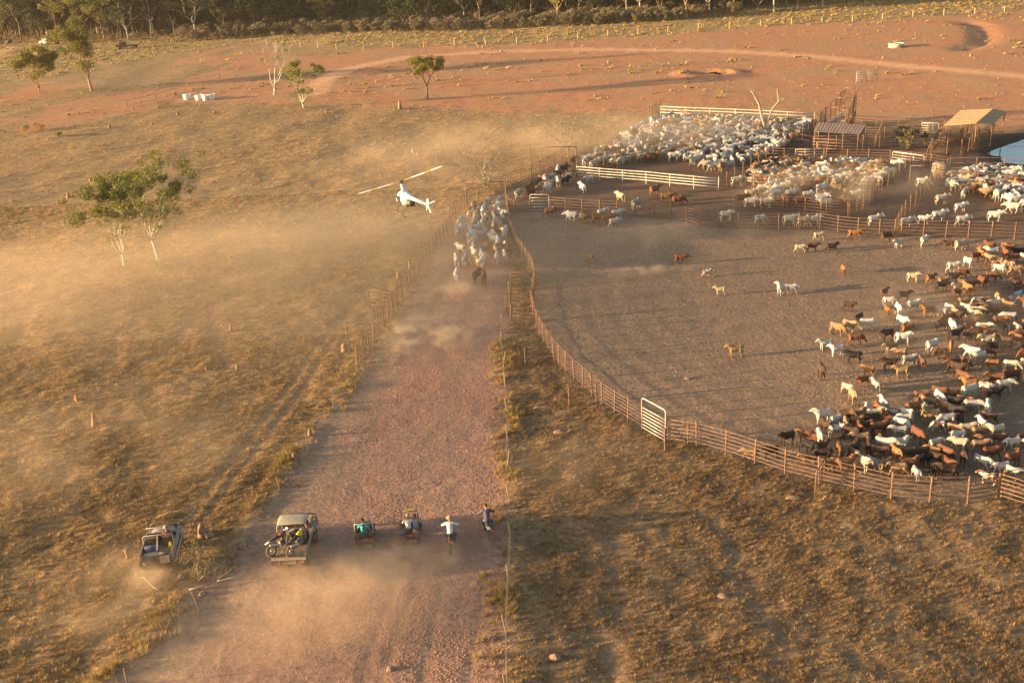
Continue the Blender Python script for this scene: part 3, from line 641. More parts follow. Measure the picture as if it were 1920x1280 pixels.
# far wire fence
fence('long pale post and wire fence across the far side of the red flat', [(500, 84), (640, 94), (760, 90), (900, 84), (1000, 80), (1120, 70), (1280, 58), (1500, 46), (1700, 33), (1850, 25), (1990, 15)], 1.5, 3, 8.0, 'far', 'wire', rr=0.012, name='wire_fence', wire=True)
fence('old wire fence along the right edge of the lane', [(951, 1300), (950, 1190), (955, 1080), (960, 985), (950, 905), (952, 800), (945, 690), (938, 640), (957, 520)], 1.15, 3, 4.2, 'thin', 'wire', rr=0.007, name='wire_fence', wire=True, jitter=0.1)
fence('old wire fence along the left edge of the lane', [(240, 1285), (345, 1180), (425, 1075), (480, 1000), (590, 815), (668, 700)], 1.0, 2, 6.0, 'thin', 'wire', rr=0.006, name='wire_fence', wire=True, jitter=0.1)
fence('broken post fence on the far slope beside the white troughs', [(238, 202), (262, 196), (300, 188), (330, 178)], 1.4, 2, 4.0, 'timber', 'timber', rr=0.04, name='post_fence', jitter=0.06)
fence('thin far wire fence crossing the slope behind the small gum trees', [(255, 160), (318, 168), (410, 150), (540, 105), (600, 100)], 1.3, 2, 9.0, 'timber', 'wire', rr=0.012, name='wire_fence', wire=True, jitter=0.05)

# ---------------------------------------------------------------- trees
def limb(mb, p, d, length, r, depth, ends, bend=0.25, kids=(2, 3), spread=0.55, rs=None, up=0.15, n=6, seg=4):
    rs = rs or random; pts = [p.copy()]; rad = [r]; q = p.copy(); dd = d.normalized()
    for k in range(seg):
        dd = (dd+Vector((rs.gauss(0, bend), rs.gauss(0, bend), rs.gauss(0, bend*0.5)+up*0.3))).normalized()
        q = q+dd*(length/seg); pts.append(q.copy()); rad.append(r*(1-0.45*(k+1)/seg))
    mb.tube(pts, rad, n)
    if depth == 0: ends.append((q.copy(), dd.copy())); return
    for k in range(rs.randint(*kids)):
        a = Vector((rs.gauss(0, 1), rs.gauss(0, 1), rs.gauss(0, 0.5))); a = (a-dd*a.dot(dd)).normalized()
        nd = (dd+a*spread*rs.uniform(0.7, 1.4)+Vector((0, 0, up))).normalized()
        limb(mb, pts[-1] if k else pts[-1], nd, length*rs.uniform(0.6, 0.9), rad[-1]*0.8, depth-1, ends, bend, kids, spread, rs, up, max(4, n-1), seg)
    if rs.random() < 0.5: ends.append((pts[-2].copy(), dd.copy()))
def leaves(mb, c, rx, rz, n, size, rs, droop=0.0):
    for k in range(n):
        while True:
            v = Vector((rs.uniform(-1, 1), rs.uniform(-1, 1), rs.uniform(-1, 1)))
            if 0.15 < v.length < 1: break
        p = c+Vector((v.x*rx, v.y*rx, v.z*rz)); s = size*rs.uniform(0.6, 1.3)
        a = Vector((rs.gauss(0, 1), rs.gauss(0, 1), rs.gauss(-droop, 0.8))).normalized(); b = a.cross(Vector((rs.gauss(0, 1), rs.gauss(0, 1), rs.gauss(0, 1)))).normalized()
        mb.add([p-a*s, p-b*s*0.42, p+a*s, p+b*s*0.42], [(0, 1, 2, 3)])
def tree_meshes(seed, h, trunk_frac, stems, leafm, barkm, clump=0.55, nleaf=60, size=0.11, depth=2, spread=0.55, r=0.16, droop=0.3, skip=0.0, lean=0.35, up=0.2):
    rs = random.Random(seed); tb = MB(); ends = []; tl = h*trunk_frac
    base = Vector((0, 0, -0.15)); top = Vector((rs.gauss(0, .08)*h*0.3, rs.gauss(0, .05)*h*.3, tl))
    tb.tube([base, base.lerp(top, .1)+Vector((0.02, 0, 0)), base.lerp(top, .5)+Vector((rs.gauss(0, .05), rs.gauss(0, .05), 0)), top], [r*1.5, r*1.1, r*0.95, r*0.8], 8)
    for k in range(stems):
        a = 6.283*k/stems+rs.uniform(-.4, .4); d = Vector((math.cos(a)*lean, math.sin(a)*lean, 1))
        limb(tb, top-Vector((0, 0, 0.05)), d, (h-tl)*rs.uniform(0.38, 0.52), r*0.62, depth, ends, 0.2, (2, 3), spread, rs, up)
    cb = MB()
    cen = sum((e for e, d in ends), Vector())/max(1, len(ends)); mr_ = sum((e-cen).length for e, d in ends)/max(1, len(ends))
    for (e, d) in ends:
        if rs.random() < skip or (e-cen).length > 1.55*mr_: continue
        c = e+d*clump*0.4; k = rs.uniform(0.65, 1.25)
        leaves(cb, c, clump*k, clump*k*0.72, int(nleaf*k), size, rs, droop)
    return tb.mesh('trunk', barkm, True), cb.mesh('crown', leafm)
def tree(name, label, cat, loc, tm, rz=0, s=1.0, group=None):
    t = thing(name, label, cat, loc, rz, group); t.scale = (s, s, s)
    obj('trunk', tm[0], t)
    if tm[1] and len(tm[1].vertices): obj('crown', tm[1], t)
    return t
# the pair of gums on the slope
tree('gum_tree', 'larger gum with a broad green crown and straight pale trunk on the grass slope', 'tree', P(297, 484), tree_meshes(5, 10.2, 0.24, 5, 'leaf', 'bark', 0.85, 150, 0.13, 3, 0.55, 0.21, lean=0.62, up=.1), 0.3, 0.84)
tree('gum_tree', 'smaller gum with three white forked stems left of the broad crowned gum', 'tree', P(233, 496), tree_meshes(23, 8.2, 0.16, 4, 'leaf', 'bark', 0.78, 130, 0.13, 3, 0.5, 0.17, lean=0.7, skip=0.15, up=.1), 2.2, 0.86)
tree('gum_tree', 'rounded dark green tree near the left edge beyond the slope', 'tree', P(74, 174), tree_meshes(31, 8.4, 0.12, 6, 'leaf_yellow', 'bark_red', 1.2, 240, 0.2, 2, 0.4, 0.16, lean=0.42))
tree('gum_tree', 'tall yellow green gum with an orange lit trunk at upper left', 'tree', P(172, 171), tree_meshes(45, 13.5, 0.2, 6, 'leaf_yellow', 'bark_red', 1.45, 230, 0.2, 2, 0.4, 0.3, lean=0.34), 1.0, 0.95)
tree('half_bare_tree', 'half bare pale tree with one leafy tuft behind the white troughs', 'tree', P(514, 178), tree_meshes(57, 10, 0.16, 4, 'leaf_yellow', 'bark', 0.7, 70, 0.16, 3, 0.5, 0.22, lean=0.55, skip=0.82))
tree('young_gum', 'scraggy young tree with low leaves right of the half bare tree', 'tree', P(570, 203), tree_meshes(63, 7.5, 0.1, 4, 'leaf_yellow', 'bark', 0.8, 120, 0.16, 2, 0.45, 0.16, lean=0.45, skip=0.1))
tree('gum_tree', 'lone small gum with a two lobed crown on the red flat', 'tree', P(801, 187), tree_meshes(79, 7.2, 0.34, 4, 'leaf_yellow', 'bark_dark', 0.85, 170, 0.16, 2, 0.5, 0.2, lean=0.7, up=.1))
def bare(seed, h, stems=6, r=0.07, lean=0.9, depth=3, barkm='dead_wood'):
    rs = random.Random(seed); mb = MB(); e = []
    for k in range(stems):
        a = 6.283*k/stems+rs.uniform(-.4, .4); d = Vector((math.cos(a)*lean*rs.uniform(.3, 1), math.sin(a)*lean*rs.uniform(.3, 1), 1))
        limb(mb, Vector((0, 0, -0.05)), d, h*0.36, r, depth, e, 0.22, (2, 3), 0.55, rs, 0.1, 5, 3)
    return mb.mesh('branches', barkm, True), e
def bare_bush(label, loc, seed, h, stems=6, r=0.05, lean=0.9, depth=3, leaf=None, name='bare_bush', barkm='dead_wood', rz=0):
    me_, e = bare(seed, h, stems, r, lean, depth, barkm); t = thing(name, label, 'bush', loc, rz); obj('branches', me_, t)
    if leaf:
        cb = MB(); rs = random.Random(seed)
        for (p, d) in e: leaves(cb, p, 0.35, 0.28, leaf[1], leaf[2], rs)
        cb.build('crown', leaf[0], t)
    return t
bare_bush('pale twiggy bush leaning right beside the lane fence under the dust', P(912, 350), 3, 5.6, 5, 0.09, 1.0, 3, ('leaf_scrub', 5, 0.10), rz=0.4)
bare_bush('round twiggy bush beside the fence at the left of the packed pen', P(1068, 286), 9, 4.9, 7, 0.06, 0.9, 3, ('leaf_scrub', 7, 0.10))
bare_bush('small dry bush on two thin stems at the lane edge between the utes', P(372, 1092), 14, 2.3, 3, 0.03, 0.5, 3, ('weed', 10, 0.05))
bare_bush('dense brown bush inside the sorting yard beside the pale gates', P(1703, 279), 21, 3.0, 7, 0.06, 0.9, 3, ('leaf_scrub', 34, 0.13))
# dead forked tree standing in the packed pen
t = thing('dead_tree', 'bleached dead tree forking into two bare limbs among the packed cattle', 'tree', P(1434, 247))
mb = MB(); mb.tube([(0, 0, -.1), (0, 0, .8), (-.5, 0, 2.2), (-.9, .2, 3.9), (-1.7, .2, 5.4), (-2.2, .3, 6.0)], [.3, .24, .2, .16, .1, .05], 8); mb.build('trunk', 'dead_wood', t, True)
mb = MB(); mb.tube([(0.05, 0, .5), (.5, 0, 1.9), (1.0, .1, 3.2), (1.9, .1, 4.2), (1.7, .2, 5.3), (1.55, .2, 6.1)], [.2, .18, .15, .12, .08, .04], 8); mb.tube([(1.85, .1, 4.15), (2.6, 0, 4.5), (2.7, 0, 4.8)], [.08, .05, .03], 6); mb.build('limb', 'dead_wood', t, True)
# log and sticks by the lane
def fallen(label, px, L_, ang, r, seed, name='fallen_branch'):
    rs = random.Random(seed); p = P(*px); t = MB(); d = Vector((math.cos(ang), math.sin(ang), 0.12)); e = []
    limb(t, Vector((0, 0, r*0.6)), d, L_*0.6, r, 1, e, 0.15, (2, 3), 0.5, rs, 0.05, 6)
    return tag(obj(name, t.mesh('wood', 'dead_wood', True), None, p), label, 'branch')
fallen('pale dead branch lying on the grass left of the thin stemmed bush', (300, 1108), 2.6, 2.6, 0.04, 4)
fallen('tangled dead branch lying at the foot of the thin stemmed bush', (355, 1108), 2.4, 0.4, 0.06, 6)
fallen('small forked stick on the wheel tracks ahead of the left ute', (332, 985), 1.6, 0.9, 0.04, 8)
fallen('dead stick lying at the right lane edge behind the bike riders', (985, 1030), 1.6, 2.7, 0.05, 10)
# far wood: individual front trees
kinds = [tree_meshes(100+k, hh, tf, st, lm, bm_, cl, nl, sz, 2, sp, rr_, lean=ln, skip=sk) for k, (hh, tf, st, lm, bm_, cl, nl, sz, sp, rr_, ln, sk) in enumerate([
    (12, .3, 4, 'leaf_far', 'bark', 1.3, 75, .30, .55, .22, .5, .1), (10, .25, 3, 'leaf_far', 'bark_dark', 1.2, 70, .30, .6, .2, .55, .1), (14, .35, 4, 'leaf_far', 'bark_dark', 1.4, 80, .32, .5, .25, .4, .1),
    (8.5, .2, 4, 'leaf_far', 'bark_dark', 1.3, 80, .3, .6, .18, .6, 0), (11, .25, 4, 'leaf_yellow', 'bark_red', 1.2, 60, .3, .55, .2, .5, .2)])]
looks = ['pale trunked gum', 'spreading brown gum', 'tall dark gum', 'low dense dark tree', 'yellowish open gum']
front = []
for k in range(46):
    px = -10+k*42+random.uniform(-14, 14)
    edge_y = np.interp(px, [-20, 200, 330, 640, 900, 1000, 1280, 1500, 1650, 1930], [84, 80, 74, 58, 50, 48, 38, 22, 8, -6]); py = edge_y-random.uniform(0, 9)
    front.append((px, py))
ords = ['first', 'second', 'third', 'fourth', 'fifth', 'sixth', 'seventh', 'eighth', 'ninth', 'tenth', 'eleventh', 'twelfth', 'thirteenth', 'fourteenth', 'fifteenth', 'sixteenth', 'seventeenth', 'eighteenth', 'nineteenth', 'twentieth', 'twenty-first', 'twenty-second', 'twenty-third', 'twenty-fourth', 'twenty-fifth', 'twenty-sixth', 'twenty-seventh', 'twenty-eighth', 'twenty-ninth', 'thirtieth']
cnt = [0]*5
for (px, py) in front:
    k = random.choice([0, 1, 2, 3, 3, 4]); cnt[k] += 1; p = G(px, py)
    tree('gum_tree', f'{looks[k]} fronting the far wood, {ords[cnt[k]-1]} such from left', 'tree', PXY(p.x, p.y), kinds[k], random.uniform(0, 6), random.uniform(0.8, 1.25), 'front trees of the far wood')
# the wood behind and the scrub band read as one mass
def protos_of(kk):
    out = []
    for a, b in kk:
        mm = bpy.data.meshes.new('far_tree'); bm = bmesh.new(); bm.from_mesh(a); bm.from_mesh(b)
        na = len(a.polygons); bm.faces.ensure_lookup_table()
        for i, f in enumerate(bm.faces): f.material_index = 0 if i < na else 1
        bm.to_mesh(mm); bm.free(); mm.materials.append(a.materials[0]); mm.materials.append(b.materials[0]); out.append(unlinked('far_tree', mm))
    return out
fp = []; 
for k in range(2300):
    px = random.uniform(-300, 2300); edge_y = np.interp(px, [-20, 200, 330, 640, 900, 1000, 1280, 1500, 1650, 1930], [78, 74, 66, 42, 36, 36, 26, 8, -6, -22])
    py = edge_y - abs(random.gauss(0, 1))*42
    d = ray(px, py)
    if d.z > -0.04: continue
    p = G(px, py); fp.append(PXY(p.x, p.y)[:])
fp = np.array(fp); scatter('far_wood', fp, rng.uniform(0, 6.28, len(fp)), rng.uniform(0.75, 1.3, len(fp)), protos_of(kinds), 'dark gum woodland closing the top of the view', 'woodland')
shr = []
for k in range(3):
    a, b = tree_meshes(200+k, 3.4, 0.08, 5, 'leaf_scrub', 'bark_dark', 0.55, 42, 0.17, 1, 0.5, 0.06, lean=0.6); shr.append((a, b))
sp = []
for k in range(900):
    px = random.uniform(330, 1330) if k < 720 else random.uniform(-100, 1400)
    y1 = np.interp(px, [-100, 300, 480, 640, 900, 1280, 1400], [88, 82, 72, 64, 58, 40, 26]); y0 = y1-26
    py = y1-(y1-y0)*random.random()**1.2
    p = G(px, py); sp.append(PXY(p.x, p.y)[:])
scatter('scrub_band', np.array(sp), rng.uniform(0, 6.28, len(sp)), rng.uniform(0.45, 1.15, len(sp)), protos_of(shr), 'band of pale dry scrub in front of the far wood', 'scrub')
# small green plants on the slope edge
for px, lb in (((70, 243), 'pale green shrub at the left edge of the slope above the red strip'), ((48, 248), 'smaller pale shrub just left of the round pale green shrub'), ((110, 258), 'tiny bright green plant on the slope below the pale shrubs')):
    bare_bush(lb, P(*px), px[0], 1.5 if px[0] != 110 else 0.8, 5, 0.02, 0.9, 2, ('weed', 26, 0.08), 'shrub', 'bark_dark')

# ---------------------------------------------------------------- termite mounds and rocks
def mound_mesh(seed, h, r, spikes):
    rs = random.Random(seed); mb = MB()
    for k in range(spikes):
        a = rs.uniform(0, 6.28); o = Vector((math.cos(a), math.sin(a), 0))*(r*0.55 if k else 0); hh = h*(1 if k == 0 else rs.uniform(.4, .8)); q = r*(1 if k == 0 else .6)
        mb.tube([o+Vector((0, 0, -.1)), o+Vector((rs.gauss(0, .02), 0, hh*.3)), o+Vector((rs.gauss(0, .04), rs.gauss(0, .04), hh*.7)), o+Vector((rs.gauss(0, .05), 0, hh))], [q*1.15, q*.85, q*.6, q*.15], 8)
    for i, v in enumerate(mb.v): mb.v[i] = (v[0]*rs.uniform(.88, 1.12), v[1]*rs.uniform(.88, 1.12), v[2])
    return mb.mesh('termite_mound', 'termite', True)
TM = [('twin spired termite mound at the end of the lane fence, left spire', 646, 658, 1.0, .3, 2), ('twin spired termite mound at the end of the lane fence, right spire', 654, 657, 1.1, .28, 2),
      ('tall thin orange termite spire alone on the dark grass slope', 178, 797, 1.25, .24, 3), ('pair of thin termite spires above the tall orange spire', 146, 753, .7, .16, 2), ('small termite spire left of the thin pair', 141, 752, .6, .12, 1),
      ('orange termite mound with a peaked top between the two utes', 381, 1003, 1.0, .38, 3), ('small termite spire just left of the left ute', 240, 1044, .75, .16, 1),
      ('stubby termite mound on the slope left of the middle wheel track bend', 433, 620, .85, .2, 2), ('small termite spire in the grass below the stubby mound', 445, 693, .6, .14, 1), ('tiny termite spire left of the small spire on the slope', 387, 694, .5, .12, 1),
      ('tall narrow termite spire at the edge of the red flat left of the lone gum', 750, 205, 2.0, .42, 1), ('termite mound at the lane side near the weedy corner', 583, 818, .7, .18, 1), ('twin stubby termite mounds by the left lane fence', 553, 860, .6, .2, 2),
      ('termite mound behind the left lane fence by the middle rail wing', 748, 522, .9, .3, 2), ('small termite mound against the nearest rail wing', 769, 502, .9, .25, 2), ('low termite mound on the bare slope behind the helicopter', 775, 286, .9, .3, 2), ('small mound right of the low one behind the helicopter', 784, 292, .6, .2, 1)]
for i, (lb, x, y, h_, r_, s_) in enumerate(TM): tag(obj('termite_mound', mound_mesh(i, h_*.82, r_*.9, s_), None, P(x, y)), lb, 'termite mound')
far_m = [mound_mesh(50+k, 1.0, .42, 1+k % 2) for k in range(3)]
spots = [(206, 240), (333, 216), (222, 222), (152, 235), (395, 222), (402, 212), (575, 240), (602, 240), (250, 206), (285, 233), (120, 212), (58, 205), (90, 203), (612, 212), (470, 262), (330, 250), (92, 262), (128, 370), (170, 340), (205, 335), (280, 455), (40, 330),
         (895, 84), (906, 90), (898, 88), (940, 98), (1050, 52), (1045, 56), (1147, 50), (1134, 45), (1300, 28), (1335, 26), (1360, 24), (1450, 16), (1610, 14), (1585, 16), (1820, 106), (1563, 104), (1656, 110), (1717, 66), (1141, 118), (985, 112), (916, 139), (860, 139)]
spots = [q for i, q in enumerate(sorted(spots)) if q[0] > 640 or i % 2]
ns = {}
for i, (x, y) in enumerate(spots):
    zn = 'on the upper left slope' if x < 640 else ('along the far wood edge' if y < 60 else 'on the red flat'); ns[zn] = ns.get(zn, 0)+1
    o = tag(obj('termite_mound', far_m[i % 3], None, P(x, y)), f'small weathered termite mound {zn}, {ords[ns[zn]-1]} from the left', 'termite mound', 'small far termite mounds'); o.scale = [random.uniform(.3, .75)]*3; o.rotation_euler.z = random.uniform(0, 6)
def rock(label, px, s, seed):
    bm = bmesh.new(); bmesh.ops.create_icosphere(bm, subdivisions=2, radius=1); rs = random.Random(seed); off = rs.uniform(0, 50)
    for v in bm.verts:
        n_ = float(vnoise(v.co.x*1.3+off, v.co.y*1.3+v.co.z, seed)); v.co *= 0.7+0.6*n_; v.co = Vector((v.co.x*s[0], v.co.y*s[1], v.co.z*s[2]))
    m_ = bpy.data.meshes.new('rock'); bm.to_mesh(m_); bm.free(); m_.materials.append(M['rock'])
    return tag(obj('rock', m_, None, P(px[0], px[1], s[2]*.25)), label, 'rock')
for i, (lb, px, s) in enumerate([('grey rounded rock beside the peaked termite mound between the utes', (392, 1003), (.3, .3, .26)), ('small orange stone in the wheel track at the bottom of the lane', (731, 1254), (.18, .16, .12)), ('flat pale stone on the grass right of the lane, middle distance', (1015, 763), (.5, .3, .12)),
        ('pale flat stone in the bottom right grass', (1356, 1118), (.32, .22, .12)), ('orange stone low on the grass near the bottom lane edge', (1040, 1234), (.28, .2, .16)), ('flat pale stone near the swung out gate', (1488, 934), (.4, .25, .12)),
        ('stone lying on the grass beside the bike riders', (980, 1030), (.22, .2, .15)), ('pale flat stone on the grass under the curved fence', (1050, 810), (.4, .3, .1)), ('single pink stone low in the big yard', (1290, 710), (.2, .16, .1)), ('reddish stone beside the dead branch at the lane edge', (340, 1085), (.2, .2, .16)),
        ('dark stone under the thin stemmed bush', (380, 1115), (.2, .2, .14))]): rock(lb, px, s, i)
t = thing('timber_pile', 'dark rubble pile on the edge of the pit in the red flat', 'rubble', P(1330, 137))
for k in range(5): MB().tube([(random.uniform(-2.2, 1), random.uniform(-.6, .6), .15+.1*k), (random.uniform(-.5, 2.4), random.uniform(-.6, .6), .25+.12*k)], random.uniform(.1, .2), 7).build('log', 'scrap', t, True)

# ---------------------------------------------------------------- sheds and yard furniture
def zat(px, py, h):
    """point at height h above the ground seen at a pixel"""
    d = ray(px, py); z = h
    for _ in range(6):
        t_ = (z-CAM.z)/d.z; p = CAM+d*t_; z = H(p.x, p.y)+h
    return CAM+d*((z-CAM.z)/d.z)
def sheet(mb, a, b, c, d, n, amp=0.03, th=0.03):
    """corrugated iron strip a-b (ridge) to d-c (eave), n ribs"""
    for k in range(n):
        t0, t1 = k/n, (k+1)/n; up_ = Vector((0, 0, amp if k % 2 else 0))
        mb.plate([a.lerp(b, t0)+up_, d.lerp(c, t0)+up_, d.lerp(c, t1)+up_, a.lerp(b, t1)+up_], th)
A, B, C_, D = zat(1534, 230, 3.3), zat(1624, 234, 3.3), zat(1612, 252, 2.7), zat(1525, 247, 2.7)
t = thing('flat_roofed_shed', 'low open shed with a long brown iron skillion roof over rails', 'shed', PXY(*((A+C_)/2).xy))
o0 = t.location
for k in range(7):
    mb = MB(); a0, a1 = k/7+.002, (k+1)/7-.002
    sheet(mb, A.lerp(B, a0)-o0, A.lerp(B, a1)-o0, D.lerp(C_, a1)-o0, D.lerp(C_, a0)-o0, 4); mb.build('roof_sheet', 'roof_iron', t)
for q_ in (A, B, C_, D, D.lerp(C_, .33), D.lerp(C_, .66)):
    qq = q_.lerp((A+C_)/2, .06); g_ = PXY(qq.x, qq.y); MB().tube([g_-o0-Vector((0, 0, .05)), qq-o0-Vector((0, 0, .04))], .08, 8).build('post', 'rust', t, True)
for z_ in (0.6, 1.0, 1.4, 1.8):
    MB().tube([PXY(D.x, D.y, z_)-o0, PXY(C_.x, C_.y, z_)-o0], .05, 6).build('rail', 'rust', t, True)
mb = MB(); c_ = PXY(*D.lerp(C_, .28).xy); mb.box(c_-o0+Vector((0, 1.0, .75)), (1.6, .7, .9)); mb.build('trough', 'yellow' if False else 'timber', t)
# gable shade roof
E1, E2, R1, R2, W1, W2 = zat(1769, 236, 2.7), zat(1801, 207, 2.7), zat(1830, 231, 3.7), zat(1862, 204, 3.7), zat(1863, 233, 2.9), zat(1888, 209, 2.9)
t = thing('shade_shed', 'tan gabled shade roof over the cattle crush beside the dam', 'shed', PXY(*((R1+R2)/2).xy)); o0 = t.location
mb = MB(); sheet(mb, R1-o0, R2-o0, E2-o0, E1-o0, 14, .02); mb.build('roof_left_slope', 'roof_tan', t)
mb = MB(); sheet(mb, R2-o0, R1-o0, W1-o0, W2-o0, 14, .02); mb.build('roof_right_slope', 'roof_tan', t)
for q_ in (E1, E2, W1, W2, R1, R2):
    qq = q_.lerp((R1+R2)/2, .10); g_ = PXY(qq.x, qq.y); MB().tube([g_-o0-Vector((0, 0, .05)), Vector((qq.x, qq.y, q_.z-.06))-o0], .08, 8).build('post', 'rust', t, True)
for z_ in (.4, .7, 1.0, 1.3, 1.6, 1.9):
    for s_, e_ in ((R1, R2), (R1, W1)):
        MB().tube([PXY(s_.x, s_.y, z_)-o0, PXY(e_.x, e_.y, z_)-o0], .05, 6).build('rail', 'rust', t, True)
# loading ramp
t = thing('loading_ramp', 'tall rusty double deck loading ramp of pipe posts and sloping rails', 'loading ramp', P(1570, 240)); o0 = t.location
La, Lb = G(1538, 240), G(1580, 232); Ra, Rb = G(1585, 243), G(1602, 234)
for a_, b_ in ((La, Lb), (Ra, Rb)):
    n_ = 5
    for k in range(n_+1):
        p_ = a_.lerp(b_, k/n_); g_ = PXY(p_.x, p_.y); MB().tube([g_-o0-Vector((0, 0, .05)), g_-o0+Vector((0, 0, 2.4+2.9*k/n_))], .085, 8).build('post', 'rust', t, True)
    for j in range(6):
        z0 = .5+j*.36; MB().tube([PXY(a_.x, a_.y, z0)-o0, PXY(b_.x, b_.y, z0+2.6)-o0], .045, 6).build('rail', 'rust', t, True)
for k in (1, 3, 5):
    p_, q_ = La.lerp(Lb, k/5), Ra.lerp(Rb, k/5); z_ = 2.3+2.9*k/5; MB().tube([PXY(p_.x, p_.y, z_)-o0, PXY(q_.x, q_.y, z_)-o0], .06, 6).build('beam', 'rust', t, True)
dk = MB(); dk.plate([PXY(La.x, La.y, .1)-o0, PXY(Ra.x, Ra.y, .1)-o0, PXY(Rb.x, Rb.y, 2.0)-o0, PXY(Lb.x, Lb.y, 2.0)-o0], .08); dk.build('deck', 'timber', t)
# tank, round trough, hay frame
t = thing('water_tank', 'squat round drab tank at the corner of the sorting yard', 'tank', P(1763, 330)); MB().tube([(0, 0, -.05), (0, 0, .1), (0, 0, 1.35), (0, 0, 1.5), (0, 0, 1.58)], [1.0, 1.02, 1.02, .95, .3], 20).build('shell', 'timber', t, True); MB().torus((0, 0, 1.0), 1.03, .05, 'z', 24, 6).build('band', 'rust', t, True)
t = thing('round_trough', 'round pale concrete trough alone on the far red flat', 'trough', P(1680, 89)); mb = MB()
mb.tube([(0, 0, -.05), (0, 0, .75)], 1.6, 22); mb.build('shell', 'dirty_cream', t, True); MB().torus((0, 0, .76), 1.5, .1, 'z', 22, 6).build('rim', 'white_plastic', t, True)
t = thing('portable_panel_frame', 'small pale stack of portable yard panels standing on the red flat', 'panels', P(1628, 155))
for k, (x_, y_) in enumerate(((-1.2, 0), (0.9, .6))):
    mb = MB(); mb.tube([(x_-.95, y_, 0), (x_-.95, y_, 1.9), (x_+.95, y_+.2, 1.9), (x_+.95, y_+.2, 0)], .06, 6)
    for z_ in (.4, .8, 1.2, 1.6): mb.tube([(x_-.95, y_, z_), (x_+.95, y_+.2, z_)], .04, 6)
    mb.tube([(x_, y_+.1, 0), (x_, y_+.1, 1.9)], .04, 6); mb.build('panel', 'galv', t, True)
# white feed troughs / sacks on the slope edge
for i, (px, lb) in enumerate((((351, 187), 'leftmost of the white feed tubs on the slope'), ((374, 188), 'second white feed tub from the left on the slope'), ((386, 188), 'third white feed tub from the left on the slope'), ((397, 187), 'rightmost of the white feed tubs on the slope'))):
    t = thing('feed_tub', lb, 'tub', P(*px), random.uniform(0, 6), 'white feed tubs'); t.rotation_euler.x = random.uniform(-.1, .1)
    MB().tube([(0, 0, -.1), (0, 0, .05), (0, 0, 1.0), (0, 0, 1.0), (0, 0, .35)], [.55, .6, .82, .74, .62], 14).build('shell', 'white_bag', t, True); MB().torus((0, 0, 1.0), .80, .06, 'z', 18, 6).build('rim', 'white_bag', t, True)
t = thing('cattle_grid_frame', 'small rusty pipe pen beside the broken post fence on the slope', 'frame', P(312, 201)); 
for y_ in (-.8, .8):
    for x_ in (-1.2, 1.2): MB().tube([(x_, y_, -.1), (x_, y_, 1.1)], .06, 6).build('post', 'rust', t)
    for z_ in (.4, .7, 1.0): MB().tube([(-1.2, y_, z_), (1.2, y_, z_)], .035, 6).build('rail', 'rust', t)
# far parked wrecks
def wreck(label, px, m_, rz, s=1.0):
    t = thing('parked_truck', label, 'truck', P(*px), rz); t.scale = (s, s, s)
    MB().box((0, 1.4, 1.15), (1.9, 1.6, 1.3), top=(.9, .75)).build('cab', m_, t); MB().box((0, 2.6, .85), (1.8, 1.1, .7), top=(.95, .9)).build('bonnet', m_, t); MB().box((0, -1.0, .85), (2.1, 3.2, .18)).build('tray', 'scrap', t); MB().box((0, .75, 1.3), (2.0, .1, .9)).build('headboard', m_, t)
    MB().box((0, 1.5, 1.35), (1.74, 1.3, .42), top=(.95, .8)).build('glass', 'glass_dark', t)
    for x_ in (-.85, .85):
        for y_ in (2.4, -1.6): MB().disc((x_, y_, .42), .42, .26).build('wheel', 'rubber', t, True)
wreck('pale parked truck beside the earth heap at the far left', (96, 84), 'white_plastic', 1.4, 1.1)
wreck('dark parked truck half hidden behind the yellow green gum', (242, 92), 'scrap', 1.7, 1.1)
wreck('pale blue grey truck at the very left edge beneath the wood', (8, 82), 'dirty_grey', 1.5, 1.1)

